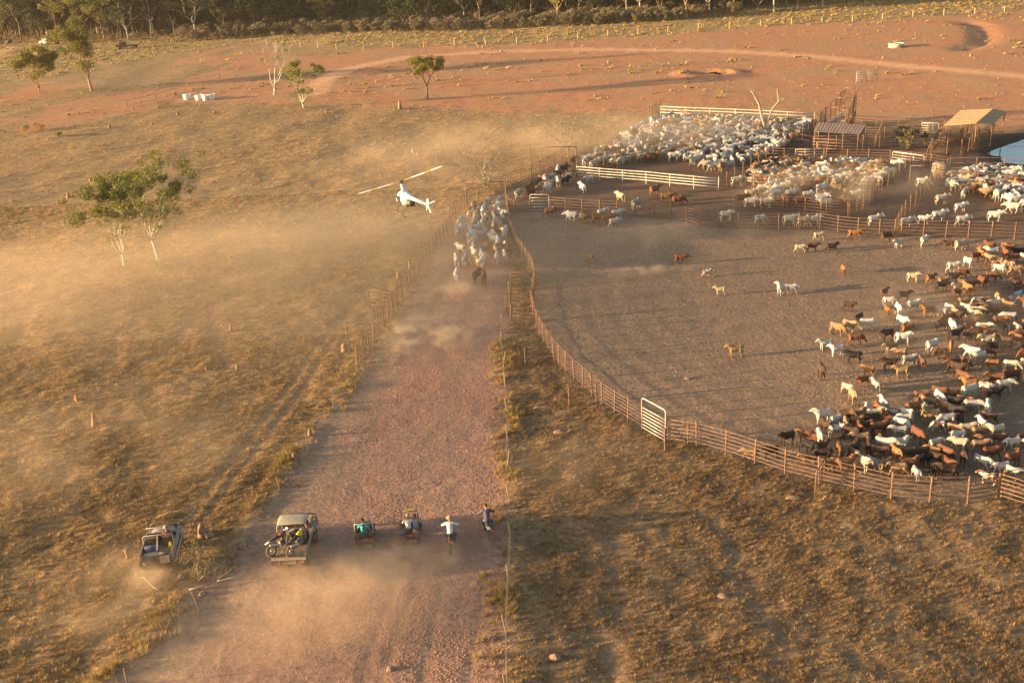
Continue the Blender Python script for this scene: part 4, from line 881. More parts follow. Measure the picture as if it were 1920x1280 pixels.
# ---------------------------------------------------------------- cattle
def hide_material(name, use_attr):
    m = bpy.data.materials.new(name); m.use_nodes = True; nt = m.node_tree; N = nt.nodes; L = nt.links; b = N['Principled BSDF']
    b.inputs['Roughness'].default_value = 0.75; b.inputs['Specular IOR Level'].default_value = 0.2
    if use_attr:
        a = N.new('ShaderNodeAttribute'); a.attribute_name = 'coat'; base = a.outputs['Color']
        ge = N.new('ShaderNodeNewGeometry'); nn = N.new('ShaderNodeTexNoise'); nn.inputs['Scale'].default_value = 2.2; nn.inputs['Detail'].default_value = 4; L.new(ge.outputs['Position'], nn.inputs['Vector'])
        h2 = N.new('ShaderNodeHueSaturation'); r2 = N.new('ShaderNodeMapRange'); r2.inputs[1].default_value = .3; r2.inputs[2].default_value = .7; r2.inputs[3].default_value = .55; r2.inputs[4].default_value = 1.15; L.new(nn.outputs[0], r2.inputs[0]); L.new(r2.outputs[0], h2.inputs['Value']); L.new(base, h2.inputs['Color']); L.new(h2.outputs[0], b.inputs['Base Color']); return m
    oi = N.new('ShaderNodeObjectInfo'); tc = N.new('ShaderNodeTexCoord'); base = oi.outputs['Color']
    ad = N.new('ShaderNodeVectorMath'); ad.operation = 'ADD'; cx = N.new('ShaderNodeCombineXYZ'); mu = N.new('ShaderNodeMath'); mu.operation = 'MULTIPLY'; mu.inputs[1].default_value = 37
    L.new(oi.outputs['Random'], mu.inputs[0]); L.new(mu.outputs[0], cx.inputs[0]); L.new(tc.outputs['Object'], ad.inputs[0]); L.new(cx.outputs[0], ad.inputs[1])
    n1 = N.new('ShaderNodeTexNoise'); n1.inputs['Scale'].default_value = 2.4; n1.inputs['Detail'].default_value = 3; L.new(ad.outputs[0], n1.inputs['Vector'])
    su = N.new('ShaderNodeMath'); su.operation = 'SUBTRACT'; L.new(n1.outputs[0], su.inputs[0]); L.new(oi.outputs['Alpha'], su.inputs[1])
    mr = N.new('ShaderNodeMapRange'); mr.inputs[1].default_value = -0.01; mr.inputs[2].default_value = 0.02; L.new(su.outputs[0], mr.inputs[0])
    mx = N.new('ShaderNodeMix'); mx.data_type = 'RGBA'; mx.inputs['B'].default_value = (0.60, 0.54, 0.46, 1); L.new(mr.outputs[0], mx.inputs['Factor']); L.new(base, mx.inputs['A'])
    n2 = N.new('ShaderNodeTexNoise'); n2.inputs['Scale'].default_value = 7; L.new(ad.outputs[0], n2.inputs['Vector'])
    hv = N.new('ShaderNodeHueSaturation'); m3 = N.new('ShaderNodeMapRange'); m3.inputs[3].default_value = 0.72; m3.inputs[4].default_value = 1.22; L.new(n2.outputs[0], m3.inputs[0]); L.new(m3.outputs[0], hv.inputs['Value'])
    L.new(mx.outputs['Result'], hv.inputs['Color'])
    a = N.new('ShaderNodeAttribute'); a.attribute_name = 'dark'; m4 = N.new('ShaderNodeMix'); m4.data_type = 'RGBA'; m4.inputs['B'].default_value = (0.045, 0.035, 0.03, 1)
    L.new(a.outputs['Fac'], m4.inputs['Factor']); L.new(hv.outputs[0], m4.inputs['A']); L.new(m4.outputs['Result'], b.inputs['Base Color']); return m
M['hide'] = hide_material('cattle_hide', False); M['hide_mass'] = hide_material('cattle_hide_mass', True)
def cow_mesh(name, young=False, gait=0.0, head='up', turn=0.0, dec=0.30, voxel=0.034):
    """faces +y, feet at z = 0; one continuous surface"""
    mb = MB(); th = 0.86 if young else 1.0       # barrel girth
    mb.rings([(-.82, 1.12, .07*th, .08), (-.78, 1.11, .16*th, .17), (-.64, 1.07, .245*th, .27), (-.42, 1.00, .28*th, .35*th), (-.12, .955, .32*th, .40*th), (.15, .95, .32*th, .41*th), (.40, .99, .275*th, .40*th), (.58, 1.06, .20*th, .30*th), (.70, 1.08, .11*th, .18)], 14)
    if not young: mb.ell((0, .40, 1.40), (.10, .21, .15), 10, 7)
    nb = Vector((0, .52, 1.16)); neck = Vector((0, .40, .15)) if head == 'up' else (Vector((0, .46, -.02)) if head == 'mid' else Vector((0, .46, -.40)))
    rot = Euler((0, 0, turn)).to_matrix(); hd = nb+rot @ neck
    mb.tube([nb-Vector((0, .12, .06)), nb.lerp(hd, .5)-Vector((0, 0, .02)), hd], [.25*th, .185, .125], 10, squash=1.35)
    mb.tube([nb+Vector((0, .03, -.20)), nb.lerp(hd, .6)+Vector((0, 0, -.16)), hd+Vector((0, 0, -.1))], [.06, .07, .04], 8)
    fd = rot @ (Vector((0, .33, -.22)) if head != 'down' else Vector((0, .24, -.34)))
    mz = hd+fd; mb.tube([hd-fd*.12, hd+fd*.25, hd+fd*.75, mz, mz+fd*.12], [.10, .125, .085, .08, .05], 10)
    sw = gait
    for s in (-1, 1):
        a = sw*s*0.30; x = .165*th*s
        mb.tube([(x*.8, .42, 1.0), (x, .44+a*.3, .72), (x, .46+a*.8, .42), (x, .44+a*1.15-max(0, -a)*.2, .14), (x, .46+a*1.2, .0)], [.14, .10, .062, .048, .062], 8)
        a = -sw*s*0.30; x = .175*th*s
        mb.tube([(x*.8, -.56, 1.05), (x, -.50+a*.3, .80), (x, -.60+a*.6, .60), (x, -.72+a*.9, .46), (x, -.67+a*1.15, .15), (x, -.64+a*1.2, .0)], [.19, .165, .10, .064, .048, .062], 8)
    if young:
        for i, v in enumerate(mb.v): mb.v[i] = (v[0]*.95, v[1]*.88, v[2])
    me_ = remeshed(mb, name, 'hide', voxel, 2, dec)
    ex = MB()
    for s in (-1, 1):      # ears hang out to the sides
        e0 = hd+rot @ Vector((.10*s, .02, .05)); e1 = hd+rot @ Vector((.25*s, -.01, -.02)); e2 = hd+rot @ Vector((.33*s, -.01, -.12))
        ex.tube([e0, e1, e2], [.025, .06, .02], 6, squash=.4)
        if not young: ex.tube([hd+rot @ Vector((.07*s, -.03, .09)), hd+rot @ Vector((.15*s, -.04, .19)), hd+rot @ Vector((.17*s, -.05, .29))], [.03, .022, .008], 5)
    k = .88 if young else 1
    ex.tube([(0, -.80*k, 1.20), (0, -.90*k, 1.0), (.02, -.90*k, .66), (.02, -.89*k, .50), (.02, -.89*k, .36)], [.035, .026, .018, .04, .012], 6)
    if young:
        for i, v in enumerate(ex.v):
            if v[1] > 0: ex.v[i] = (v[0]*.95, v[1]*.88, v[2])
    append_mb(me_, ex)
    co = np.empty(len(me_.vertices)*3, np.float32); me_.vertices.foreach_get('co', co); co = co.reshape(-1, 3)
    dk = (co[:, 2] < 0.07).astype(np.float32)
    mzk = np.array(mz)*np.array([1, .88 if young else 1, 1]); d_ = np.linalg.norm(co-mzk, axis=1); dk = np.maximum(dk, np.clip(1.4-d_/.085, 0, 1)*.8)
    at = me_.attributes.new('dark', 'FLOAT', 'POINT'); at.data.foreach_set('value', dk.astype(np.float32)); return me_
ADULT = {'stand': cow_mesh('cow', False, .15), 'walk': cow_mesh('cow', False, 1.0, 'mid'), 'walk2': cow_mesh('cow', False, -1.0, 'up', .5), 'down': cow_mesh('cow', False, .3, 'down'), 'look': cow_mesh('cow', False, -.2, 'up', -.9), 'amble': cow_mesh('cow', False, .6, 'mid', .35)}
YOUNG = {'stand': cow_mesh('weaner', True, .15), 'walk': cow_mesh('weaner', True, 1.0, 'mid'), 'walk2': cow_mesh('weaner', True, -1.0, 'up', .5), 'down': cow_mesh('weaner', True, .3, 'down'), 'look': cow_mesh('weaner', True, -.2, 'up', -.9), 'look2': cow_mesh('weaner', True, .2, 'up', .9), 'graze': cow_mesh('weaner', True, -.5, 'down', .4), 'amble': cow_mesh('weaner', True, .55, 'mid', -.4)}
COAT = {'white': (.46, .43, .385, 1), 'cream': (.46, .37, .26, 1), 'tan': (.26, .165, .09, 1), 'orange': (.235, .115, .05, 1), 'red brown': (.15, .062, .032, 1), 'brown': (.125, .062, .036, 1), 'dark brown': (.058, .034, .025, 1), 'black': (.022, .02, .021, 1), 'grey': (.33, .31, .29, 1), 'spotted': (.26, .11, .05, .50)}
HEAD = {'R': -90, 'L': 90, 'U': 0, 'D': 180, 'UR': -45, 'UL': 45, 'DR': -135, 'DL': 135}
FACE = {'R': 'facing right', 'L': 'facing left', 'U': 'facing away', 'D': 'facing the camera', 'UR': 'angled away right', 'UL': 'angled away left', 'DR': 'angled forward right', 'DL': 'angled forward left'}
herd = []      # (point, dir, coat, young, pose, zone)
taken = []
def free(p, d):
    for q in taken:
        if (q[0]-p.x)**2+(q[1]-p.y)**2 < d*d: return False
    return True
def put(p, hd_, coat, young, pose, zone):
    taken.append((p.x, p.y)); herd.append((p, hd_, coat, young, pose, zone))
def pick(w): 
    k, v = zip(*w.items()); return random.choices(k, v)[0]
# loose animals of the big yard read off the photograph (zoomed coordinates)
Zc = lambda x, y: G(1280+x/2.6667, 480+y/2.6667)
loose = [(125, 105, 'R', 'spotted', 'walk'), (188, 197, 'UL', 'cream', 'stand'), (803, 92, 'D', 'orange', 'stand'), (482, 190, 'U', 'white', 'look2'), (540, 192, 'R', 'white', 'walk'), (262, 505, 'L', 'tan', 'stand'), (693, 612, 'D', 'dark brown', 'stand'), (828, 277, 'R', 'dark brown', 'stand'),
         (1005, 208, 'UR', 'brown', 'stand'), (880, 335, 'DL', 'black', 'stand'), (922, 372, 'R', 'white', 'down'), (832, 382, 'DR', 'tan', 'stand'), (772, 398, 'DR', 'tan', 'down'), (712, 472, 'L', 'white', 'stand'), (768, 502, 'L', 'white', 'look'), (862, 447, 'R', 'red brown', 'down'), (852, 537, 'L', 'black', 'stand'),
         (925, 600, 'UL', 'orange', 'stand'), (900, 652, 'L', 'red brown', 'stand'), (962, 678, 'U', 'grey', 'stand'), (825, 690, 'DR', 'cream', 'down'), (850, 737, 'D', 'tan', 'stand'), (915, 802, 'U', 'white', 'stand'), (1003, 782, 'U', 'white', 'stand'), (697, 838, 'L', 'white', 'look'), (1095, 362, 'D', 'white', 'stand'),
         (1122, 390, 'R', 'orange', 'down'), (1020, 422, 'L', 'dark brown', 'stand'), (1100, 442, 'R', 'white', 'stand'), (1150, 132, 'R', 'cream', 'stand'), (1237, 138, 'R', 'orange', 'walk'), (1302, 152, 'R', 'tan', 'stand'), (1022, 298, 'D', 'orange', 'stand'), (1077, 303, 'D', 'white', 'stand'), (1030, 252, 'R', 'white', 'down'), (1105, 228, 'R', 'black', 'stand'),
         (1155, 278, 'R', 'white', 'stand'), (1222, 308, 'L', 'orange', 'look'), (1290, 303, 'L', 'white', 'stand'), (1328, 288, 'D', 'white', 'stand'), (1038, 492, 'L', 'tan', 'stand'), (1085, 513, 'L', 'tan', 'walk'), (1030, 573, 'L', 'dark brown', 'stand'), (1092, 607, 'L', 'tan', 'stand'), (1192, 562, 'U', 'brown', 'stand'), (1132, 553, 'R', 'grey', 'stand'),
         (1245, 482, 'R', 'white', 'walk'), (520, 942, 'L', 'dark brown', 'stand'), (336, 1018, 'L', 'tan', 'walk'), (440, 1012, 'L', 'dark brown', 'stand'), (622, 1042, 'L', 'tan', 'stand'), (682, 948, 'D', 'white', 'stand'), (768, 905, 'R', 'white', 'look'), (1165, 1120, 'D', 'white', 'stand'), (1250, 1095, 'D', 'black', 'stand'), (895, 1075, 'DR', 'cream', 'stand'), (1010, 1075, 'UR', 'tan', 'stand'),
         (665, 950, 'L', 'red brown', 'stand'), (610, 930, 'L', 'orange', 'look'), (980, 900, 'R', 'brown', 'stand'), (1080, 912, 'L', 'white', 'stand'), (1560, 715, 'R', 'black', 'stand'), (1060, 1030, 'D', 'orange', 'stand'), (1420, 900, 'R', 'cream', 'stand')]
for x, y, h_, c_, ps in loose: put(Zc(x, y), h_, c_, True, ps, 'yard')
for x, y, h_, c_, ps in ((1105, 492, 'L', 'tan', 'walk'), (1277, 496, 'R', 'red brown', 'walk'), (1500, 474, 'R', 'cream', 'walk'), (1523, 472, 'R', 'dark brown', 'stand'), (1559, 474, 'R', 'dark brown', 'walk2'), (1535, 451, 'R', 'cream', 'walk'), (1602, 450, 'R', 'orange', 'walk'), (1660, 454, 'R', 'brown', 'down'), (1684, 466, 'DL', 'white', 'stand'), (1732, 462, 'R', 'white', 'walk'), (1776, 468, 'L', 'brown', 'stand'), (1800, 470, 'R', 'cream', 'down'), (1845, 478, 'R', 'orange', 'stand')):
    put(G(x, y), h_, c_, True, ps, 'yard back')
for x, y, h_, c_, ps in ((1153, 426, 'R', 'white', 'walk'), (1072, 415, 'L', 'white', 'walk'), (1093, 417, 'D', 'tan', 'stand'), (1106, 417, 'R', 'tan', 'stand'), (1122, 420, 'R', 'orange', 'walk'), (1140, 421, 'R', 'orange', 'walk'), (1130, 408, 'R', 'white', 'stand'), (1158, 410, 'R', 'white', 'stand'), (1033, 408, 'R', 'brown', 'walk')):
    put(G(x, y), h_, c_, False, ps, 'behind corner')
for x, y, h_, c_, ps in ((1163, 378, 'UL', 'cream', 'stand'), (1193, 392, 'UR', 'grey', 'down'), (1105, 345, 'L', 'white', 'stand'), (1092, 361, 'UL', 'white', 'stand'), (1228, 366, 'R', 'orange', 'stand'), (1250, 380, 'R', 'brown', 'stand'), (1272, 386, 'R', 'red brown', 'down'), (1362, 414, 'R', 'white', 'stand'), (1425, 420, 'R', 'white', 'down'), (1481, 423, 'R', 'white', 'stand'), (1508, 425, 'R', 'cream', 'walk'), (1525, 424, 'R', 'grey', 'stand'),
                        (1640, 424, 'R', 'white', 'stand'), (1700, 427, 'R', 'white', 'stand'), (1732, 421, 'R', 'white', 'stand'), (1760, 416, 'R', 'white', 'stand'), (1805, 424, 'R', 'white', 'walk'), (1865, 416, 'R', 'white', 'stand'), (1898, 400, 'L', 'white', 'walk'), (1765, 384, 'R', 'cream', 'stand'), (1800, 398, 'R', 'white', 'stand'), (1806, 372, 'UR', 'white', 'look'), (1730, 352, 'R', 'white', 'down')):
    put(G(x, y), h_, c_, False, ps, 'front pens')
# lane mob
for x, y, h_, c_, ps in ((857, 525, 'U', 'white', 'walk'), (857, 500, 'U', 'white', 'stand'), (895, 528, 'U', 'black', 'walk'), (908, 531, 'U', 'dark brown', 'walk'), (864, 475, 'UL', 'white', 'stand'), (932, 496, 'U', 'white', 'walk'), (947, 493, 'U', 'white', 'stand'), (903, 487, 'U', 'white', 'walk'), (890, 485, 'U', 'white', 'stand'), (906, 500, 'U', 'white', 'walk'), (896, 502, 'U', 'cream', 'stand'), (882, 500, 'U', 'tan', 'walk'), (873, 500, 'U', 'grey', 'stand'), (951, 470, 'U', 'brown', 'stand')):
    put(G(x, y), h_, c_, False, ps, 'lane')
def fill(px, n, mind, young, zone, weights, dirs, tries=6000, poses=None):
    Pq = wpoly(px); lo = Pq.min(0); hi = Pq.max(0); k = 0
    poses = poses or list((YOUNG if young else ADULT).keys())
    for _ in range(tries):
        if k >= n: break
        x, y = random.uniform(lo[0], hi[0]), random.uniform(lo[1], hi[1])
        if not inpoly(np.array([x]), np.array([y]), Pq)[0]: continue
        p = Vector((x, y, 0))
        if not free(p, mind): continue
        put(p, pick(dirs), pick(weights), young, random.choice(poses), zone); k += 1
WHT = {'white': 12, 'cream': 3, 'grey': 2, 'tan': 2, 'orange': 1, 'brown': .7}
MIX = {'white': 6, 'cream': 2.5, 'tan': 4, 'orange': 2, 'red brown': 6, 'brown': 7, 'dark brown': 7, 'black': 4, 'grey': 2, 'spotted': 1.5}
fill([(850, 470), (868, 412), (895, 392), (935, 384), (950, 400), (955, 440), (953, 485), (900, 480)], 46, 0.80, False, 'lane', WHT, {'U': 6, 'UR': 2, 'UL': 1}, poses=['stand', 'walk', 'walk2', 'look'])
fill([(945, 382), (985, 360), (1040, 330), (1080, 308), (1082, 330), (1060, 352), (1010, 370)], 22, 1.0, False, 'passage', MIX, {'UR': 4, 'U': 2, 'R': 2}, poses=['stand', 'walk', 'walk2', 'look'])
fill([(1790, 505), (1850, 470), (1950, 455), (1950, 545), (1860, 545), (1800, 560), (1745, 560)], 38, 0.72, True, 'mob by water', MIX, {'R': 3, 'L': 3, 'D': 2, 'U': 1, 'DR': 1, 'UL': 1})
fill([(1740, 640), (1800, 575), (1950, 560), (1950, 740), (1870, 745), (1800, 750), (1750, 730)], 78, 0.66, True, 'mob centre', MIX, {'R': 3, 'L': 3, 'D': 2, 'U': 1, 'DR': 2, 'UL': 1})
fill([(1500, 880), (1540, 810), (1620, 775), (1700, 760), (1760, 745), (1840, 760), (1880, 830), (1950, 830), (1950, 900), (1860, 910), (1740, 895), (1600, 895)], 84, 0.68, True, 'mob near fence', MIX, {'R': 3, 'L': 3, 'D': 2, 'U': 1, 'DR': 2, 'UL': 1})
# labels that single each animal out
ZN = {'yard': "on the yard's open flank", 'yard back': "by the yard's back fence", 'behind corner': "in the yard's back corner", 'front pens': 'just behind the back fence', 'lane': 'in the lane mob', 'passage': 'in the passage past the portal', 'mob by water': 'in the crowd by the water', 'mob centre': 'in the middle of the crowd', 'mob near fence': 'in the crowd by near fence'}
GR = {'yard': 'weaners in the big yard', 'yard back': 'weaners in the big yard', 'mob by water': 'weaners in the big yard', 'mob centre': 'weaners in the big yard', 'mob near fence': 'weaners in the big yard'}
def project(p): 
    v = p-CAM; d = v.dot(fwd); return 960+F_PX*v.dot(rgt)/d, 640-F_PX*v.dot(upv)/d
order = sorted(range(len(herd)), key=lambda i: project(herd[i][0])[0]); seen = {}
for i in order:
    p, hd_, coat, young, pose, zone = herd[i]; key = (coat, zone, hd_); seen.setdefault(key, []).append(i)
def place_cow(i):
    p, hd_, coat, young, pose, zone = herd[i]
    me_ = (YOUNG if young else ADULT).get(pose) or (YOUNG if young else ADULT)['stand']
    lst = seen[(coat, zone, hd_)]; k = lst.index(i); kind = 'weaner' if young else 'cow'
    lb = f'{coat} {kind} {FACE[hd_]} {ZN[zone]}'
    if len(lst) > 1: lb += f', {ords[k]} such from left'
    o = obj(kind, me_, None, PXY(p.x, p.y, -.015)); s = random.uniform(.60, .84) if young else random.uniform(.72, .90)
    if zone == 'yard back': s *= 1.08
    o.scale = (s*random.uniform(.95, 1.05), s, s); o.rotation_euler.z = R(HEAD[hd_]+random.gauss(0, 13))
    c = COAT[coat]; v = random.uniform(.82, 1.15); o.color = (c[0]*v, c[1]*v*random.uniform(.95, 1.04), c[2]*v*random.uniform(.9, 1.06), c[3])
    tag(o, lb, 'cow' if not young else 'calf', GR.get(zone, 'cattle in '+('the lane' if zone == 'lane' else 'the pens and passage')))
for i in range(len(herd)): place_cow(i)
print('individual cattle', len(herd))
# cattle packed in the far pens: past the count of individuals, one mass
def lowpoly(me_, ratio):
    o = bpy.data.objects.new('tmp', me_); col.objects.link(o); c = o.modifiers.new('d', 'DECIMATE'); c.ratio = ratio
    out = bpy.data.meshes.new_from_object(o.evaluated_get(bpy.context.evaluated_depsgraph_get())); bpy.data.objects.remove(o)
    v = np.empty(len(out.vertices)*3, np.float32); out.vertices.foreach_get('co', v); f = [tuple(p.vertices) for p in out.polygons]; bpy.data.meshes.remove(out); return v.reshape(-1, 3), f
LOW = [lowpoly(ADULT[k], .5) for k in ('stand', 'walk', 'walk2', 'look', 'down')]
def mass(name, label, groups):
    V = []; F = []; Cc = []; n0 = 0; cntm = 0
    for px, n, mind, wts, dirs in groups:
        Pq = wpoly(px); lo, hi = Pq.min(0), Pq.max(0); k = 0
        for _ in range(n*60):
            if k >= n: break
            x, y = random.uniform(lo[0], hi[0]), random.uniform(lo[1], hi[1])
            if not inpoly(np.array([x]), np.array([y]), Pq)[0] or not free(Vector((x, y, 0)), mind): continue
            taken.append((x, y)); k += 1; v, f = random.choice(LOW); a = R(HEAD[pick(dirs)]+random.gauss(0, 15)); s = random.uniform(.80, .96); c, sn = math.cos(a)*s, math.sin(a)*s
            q = np.stack([v[:, 0]*c-v[:, 1]*sn+x, v[:, 0]*sn+v[:, 1]*c+y, v[:, 2]*s+ground_z(x, y)-.02], -1)
            V.append(q); F.extend([tuple(i+n0 for i in t_) for t_ in f]); n0 += len(v); kk = COAT[pick(wts)]; w = random.uniform(.82, 1.12)
            cc = np.ones((len(v), 4), np.float32); cc[:, :3] = np.array(kk[:3])*w; cc[v[:, 2] < .07, :3] = (.05, .04, .03); Cc.append(cc)
        cntm += k
    me_ = bpy.data.meshes.new(name); me_.from_pydata(np.concatenate(V).tolist(), [], F); me_.materials.append(M['hide_mass'])
    a_ = me_.color_attributes.new('coat', 'FLOAT_COLOR', 'POINT'); a_.data.foreach_set('color', np.concatenate(Cc).ravel()); me_.polygons.foreach_set('use_smooth', [True]*len(me_.polygons))
    print(name, cntm); return tag(obj(name, me_), label, 'cattle', kind='stuff')
mass('packed_cattle', 'hundreds of pale cattle packed into the far pens', [
    ([(1092, 312), (1130, 285), (1190, 250), (1245, 224), (1520, 236), (1500, 262), (1452, 292), (1420, 306), (1350, 325), (1262, 303), (1180, 312), (1110, 322)], 330, 0.98, WHT, {'R': 3, 'L': 2, 'U': 2, 'D': 2, 'UR': 2, 'DL': 1}),
    ([(1370, 352), (1410, 330), (1450, 308), (1560, 312), (1680, 318), (1665, 340), (1640, 352), (1420, 350)], 105, 0.95, {'white': 6, 'cream': 4, 'tan': 4, 'orange': 3, 'brown': 2}, {'R': 4, 'L': 3, 'UR': 1, 'D': 1}),
    ([(1385, 392), (1405, 356), (1640, 364), (1600, 394), (1440, 390)], 26, 1.4, {'white': 6, 'tan': 3, 'cream': 2, 'brown': 2}, {'R': 4, 'L': 2, 'U': 1}),
    ([(1790, 335), (1830, 322), (1950, 332), (1950, 410), (1880, 380), (1820, 368), (1775, 362)], 78, 1.0, WHT, {'R': 3, 'L': 2, 'U': 1, 'D': 2, 'DR': 2})])

# ---------------------------------------------------------------- people
def tubes(mb, segs, n=8):
    for pts, rad in segs: mb.tube(pts, rad, n)
def hand(mb, p, d, side, s=1.0):
    """palm and five bent fingers closing round a grip; d points along the fingers"""
    d = Vector(d).normalized(); sd_ = Vector((side, 0, 0)); sd_ = (sd_-d*sd_.dot(d)).normalized(); dn = d.cross(sd_)
    if dn.z > 0: dn = -dn
    p = Vector(p); mb.tube([p-d*.05, p, p+d*.045], [.03, .043, .036], 8, squash=.55)
    for k in range(4):
        o = p+d*.04+sd_*(.03-.02*k); L_ = (.075, .085, .08, .06)[k]
        mb.tube([o, o+d*L_*.5, o+d*L_*.65+dn*L_*.4, o+d*L_*.3+dn*L_*.7], [.010, .010, .009, .008], 5)
    o = p-sd_*.0+sd_*.036; mb.tube([o, o+sd_*.025+d*.025, o+sd_*.015+d*.05+dn*.03], [.012, .011, .009], 5)
def person(label, parent_loc, rz, J, shirt, hat, hatm, legs=True, back_straps=False, s=1.0):
    """J: joints in metres (x right, y forward, z up)"""
    t = thing('person', label, 'person', parent_loc, rz); t.scale = (s, s, s); V = lambda k: Vector(J[k])
    body = MB(); pel, ch, nk, hd_ = V('pelvis'), V('chest'), V('neck'), V('head')
    tubes(body, [([pel, pel.lerp(ch, .5), ch, nk], [.135, .125, .145, .07]), ([nk, nk.lerp(hd_, .6)], [.055, .055])], 10)
    body.ell(hd_, (.078, .098, .118), 12, 9); body.ell(hd_+Vector((0, .095, -.012)), (.014, .02, .022), 6, 5)   # nose
    for sx, sg in (('l', -1), ('r', 1)):
        sh = ch.lerp(nk, .55)+Vector((.175*sg, 0, 0)); body.ell(hd_+Vector((.078*sg, -.005, -.01)), (.012, .024, .034), 6, 5)
        body.tube([ch.lerp(nk, .5)+Vector((.05*sg, 0, 0)), sh, V('elb_'+sx), V('hand_'+sx)], [.08, .062, .043, .028], 8)
        if legs: body.tube([pel+Vector((.09*sg, 0, -.02)), V('knee_'+sx), V('foot_'+sx)], [.09, .062, .042], 8)
    me_ = remeshed(body, 'body', 'skin', .02, 2, .5); ex = MB()
    for sx, sg in (('l', -1), ('r', 1)): hand(ex, V('hand_'+sx)+Vector((0, .03, 0)), V('hand_'+sx)-V('elb_'+sx), -sg)
    for sg in (-1, 1): ex.ell(hd_+Vector((.032*sg, .088, .012)), (.013, .008, .008), 6, 4)
    ex.ell(hd_+Vector((0, .088, -.058)), (.026, .01, .007), 6, 4); append_mb(me_, ex); obj('body', me_, t)
    sh_ = MB(); tubes(sh_, [([pel+Vector((0, 0, -.03)), pel.lerp(ch, .45), ch, nk-Vector((0, 0, .03))], [.165, .155, .178, .085])], 12)
    for sx, sg in (('l', -1), ('r', 1)):
        s0 = ch.lerp(nk, .5)+Vector((.06*sg, 0, 0)); s1 = ch.lerp(nk, .55)+Vector((.18*sg, 0, 0)); e = V('elb_'+sx); w = e.lerp(V('hand_'+sx), .72)
        sh_.tube([s0, s1, e, w], [.105, .088, .066, .05], 9)
    obj('shirt', remeshed(sh_, 'shirt', shirt, .022, 2, .6), t)
    if legs:
        tr = MB(); tr.ell(pel+Vector((0, 0, -.03)), (.17, .15, .13), 10, 7)
        for sx, sg in (('l', -1), ('r', 1)):
            tr.tube([pel+Vector((.085*sg, 0, -.02)), V('knee_'+sx), V('knee_'+sx).lerp(V('foot_'+sx), .85)], [.115, .08, .06], 9)
            b = MB(); f = V('foot_'+sx); b.tube([f+Vector((0, -.07, .12)), f+Vector((0, -.06, .02)), f+Vector((0, .05, -.02)), f+Vector((0, .16, -.035))], [.055, .058, .05, .03], 8); obj('boot', b.mesh('boot', 'boots', True), t)
        obj('trousers', remeshed(tr, 'trousers', 'jeans', .024, 2, .6), t)
    hm = MB(); c = hd_+Vector((0, -.005, .06))
    if hat == 'brim':
        hm.tube([c, c+Vector((0, 0, .015))], [.20, .185], 16); hm.tube([c+Vector((0, 0, .01)), c+Vector((0, 0, .09)), c+Vector((0, 0, .125))], [.105, .10, .06], 12)
    else:
        hm.ell(c+Vector((0, 0, .0)), (.092, .112, .075), 12, 8); hm.tube([c+Vector((0, .08, .0)), c+Vector((0, .17, -.01))], [.07, .06], 8, squash=.16)
    obj('hat', hm.mesh('hat', hatm, True), t)
    if back_straps:
        st = MB()
        for sg in (-1, 1): st.tube([pel+Vector((.11*sg, -.165, .02)), ch+Vector((.02*sg, -.185, .02)), nk+Vector((-.09*sg, -.07, -.02))], .018, 5, squash=1.0)
        obj('braces', st.mesh('braces', 'black', True), t)
    return t
RIDE = dict(pelvis=(0, -.22, 1.02), chest=(0, -.02, 1.38), neck=(0, .06, 1.55), head=(0, .12, 1.70), elb_l=(-.44, .16, 1.28), elb_r=(.44, .16, 1.28), hand_l=(-.36, .42, 1.10), hand_r=(.36, .42, 1.10), knee_l=(-.27, .12, .78), knee_r=(.27, .12, .78), foot_l=(-.19, -.12, .38), foot_r=(.19, -.12, .38))
SEAT = dict(pelvis=(0, 0, .08), chest=(0, .02, .46), neck=(0, .05, .64), head=(0, .08, .80), elb_l=(-.29, .18, .33), elb_r=(.29, .18, .33), hand_l=(-.16, .42, .36), hand_r=(.16, .42, .36), knee_l=(-.15, .46, .14), knee_r=(.15, .46, .14), foot_l=(-.15, .62, -.26), foot_r=(.15, .62, -.26))

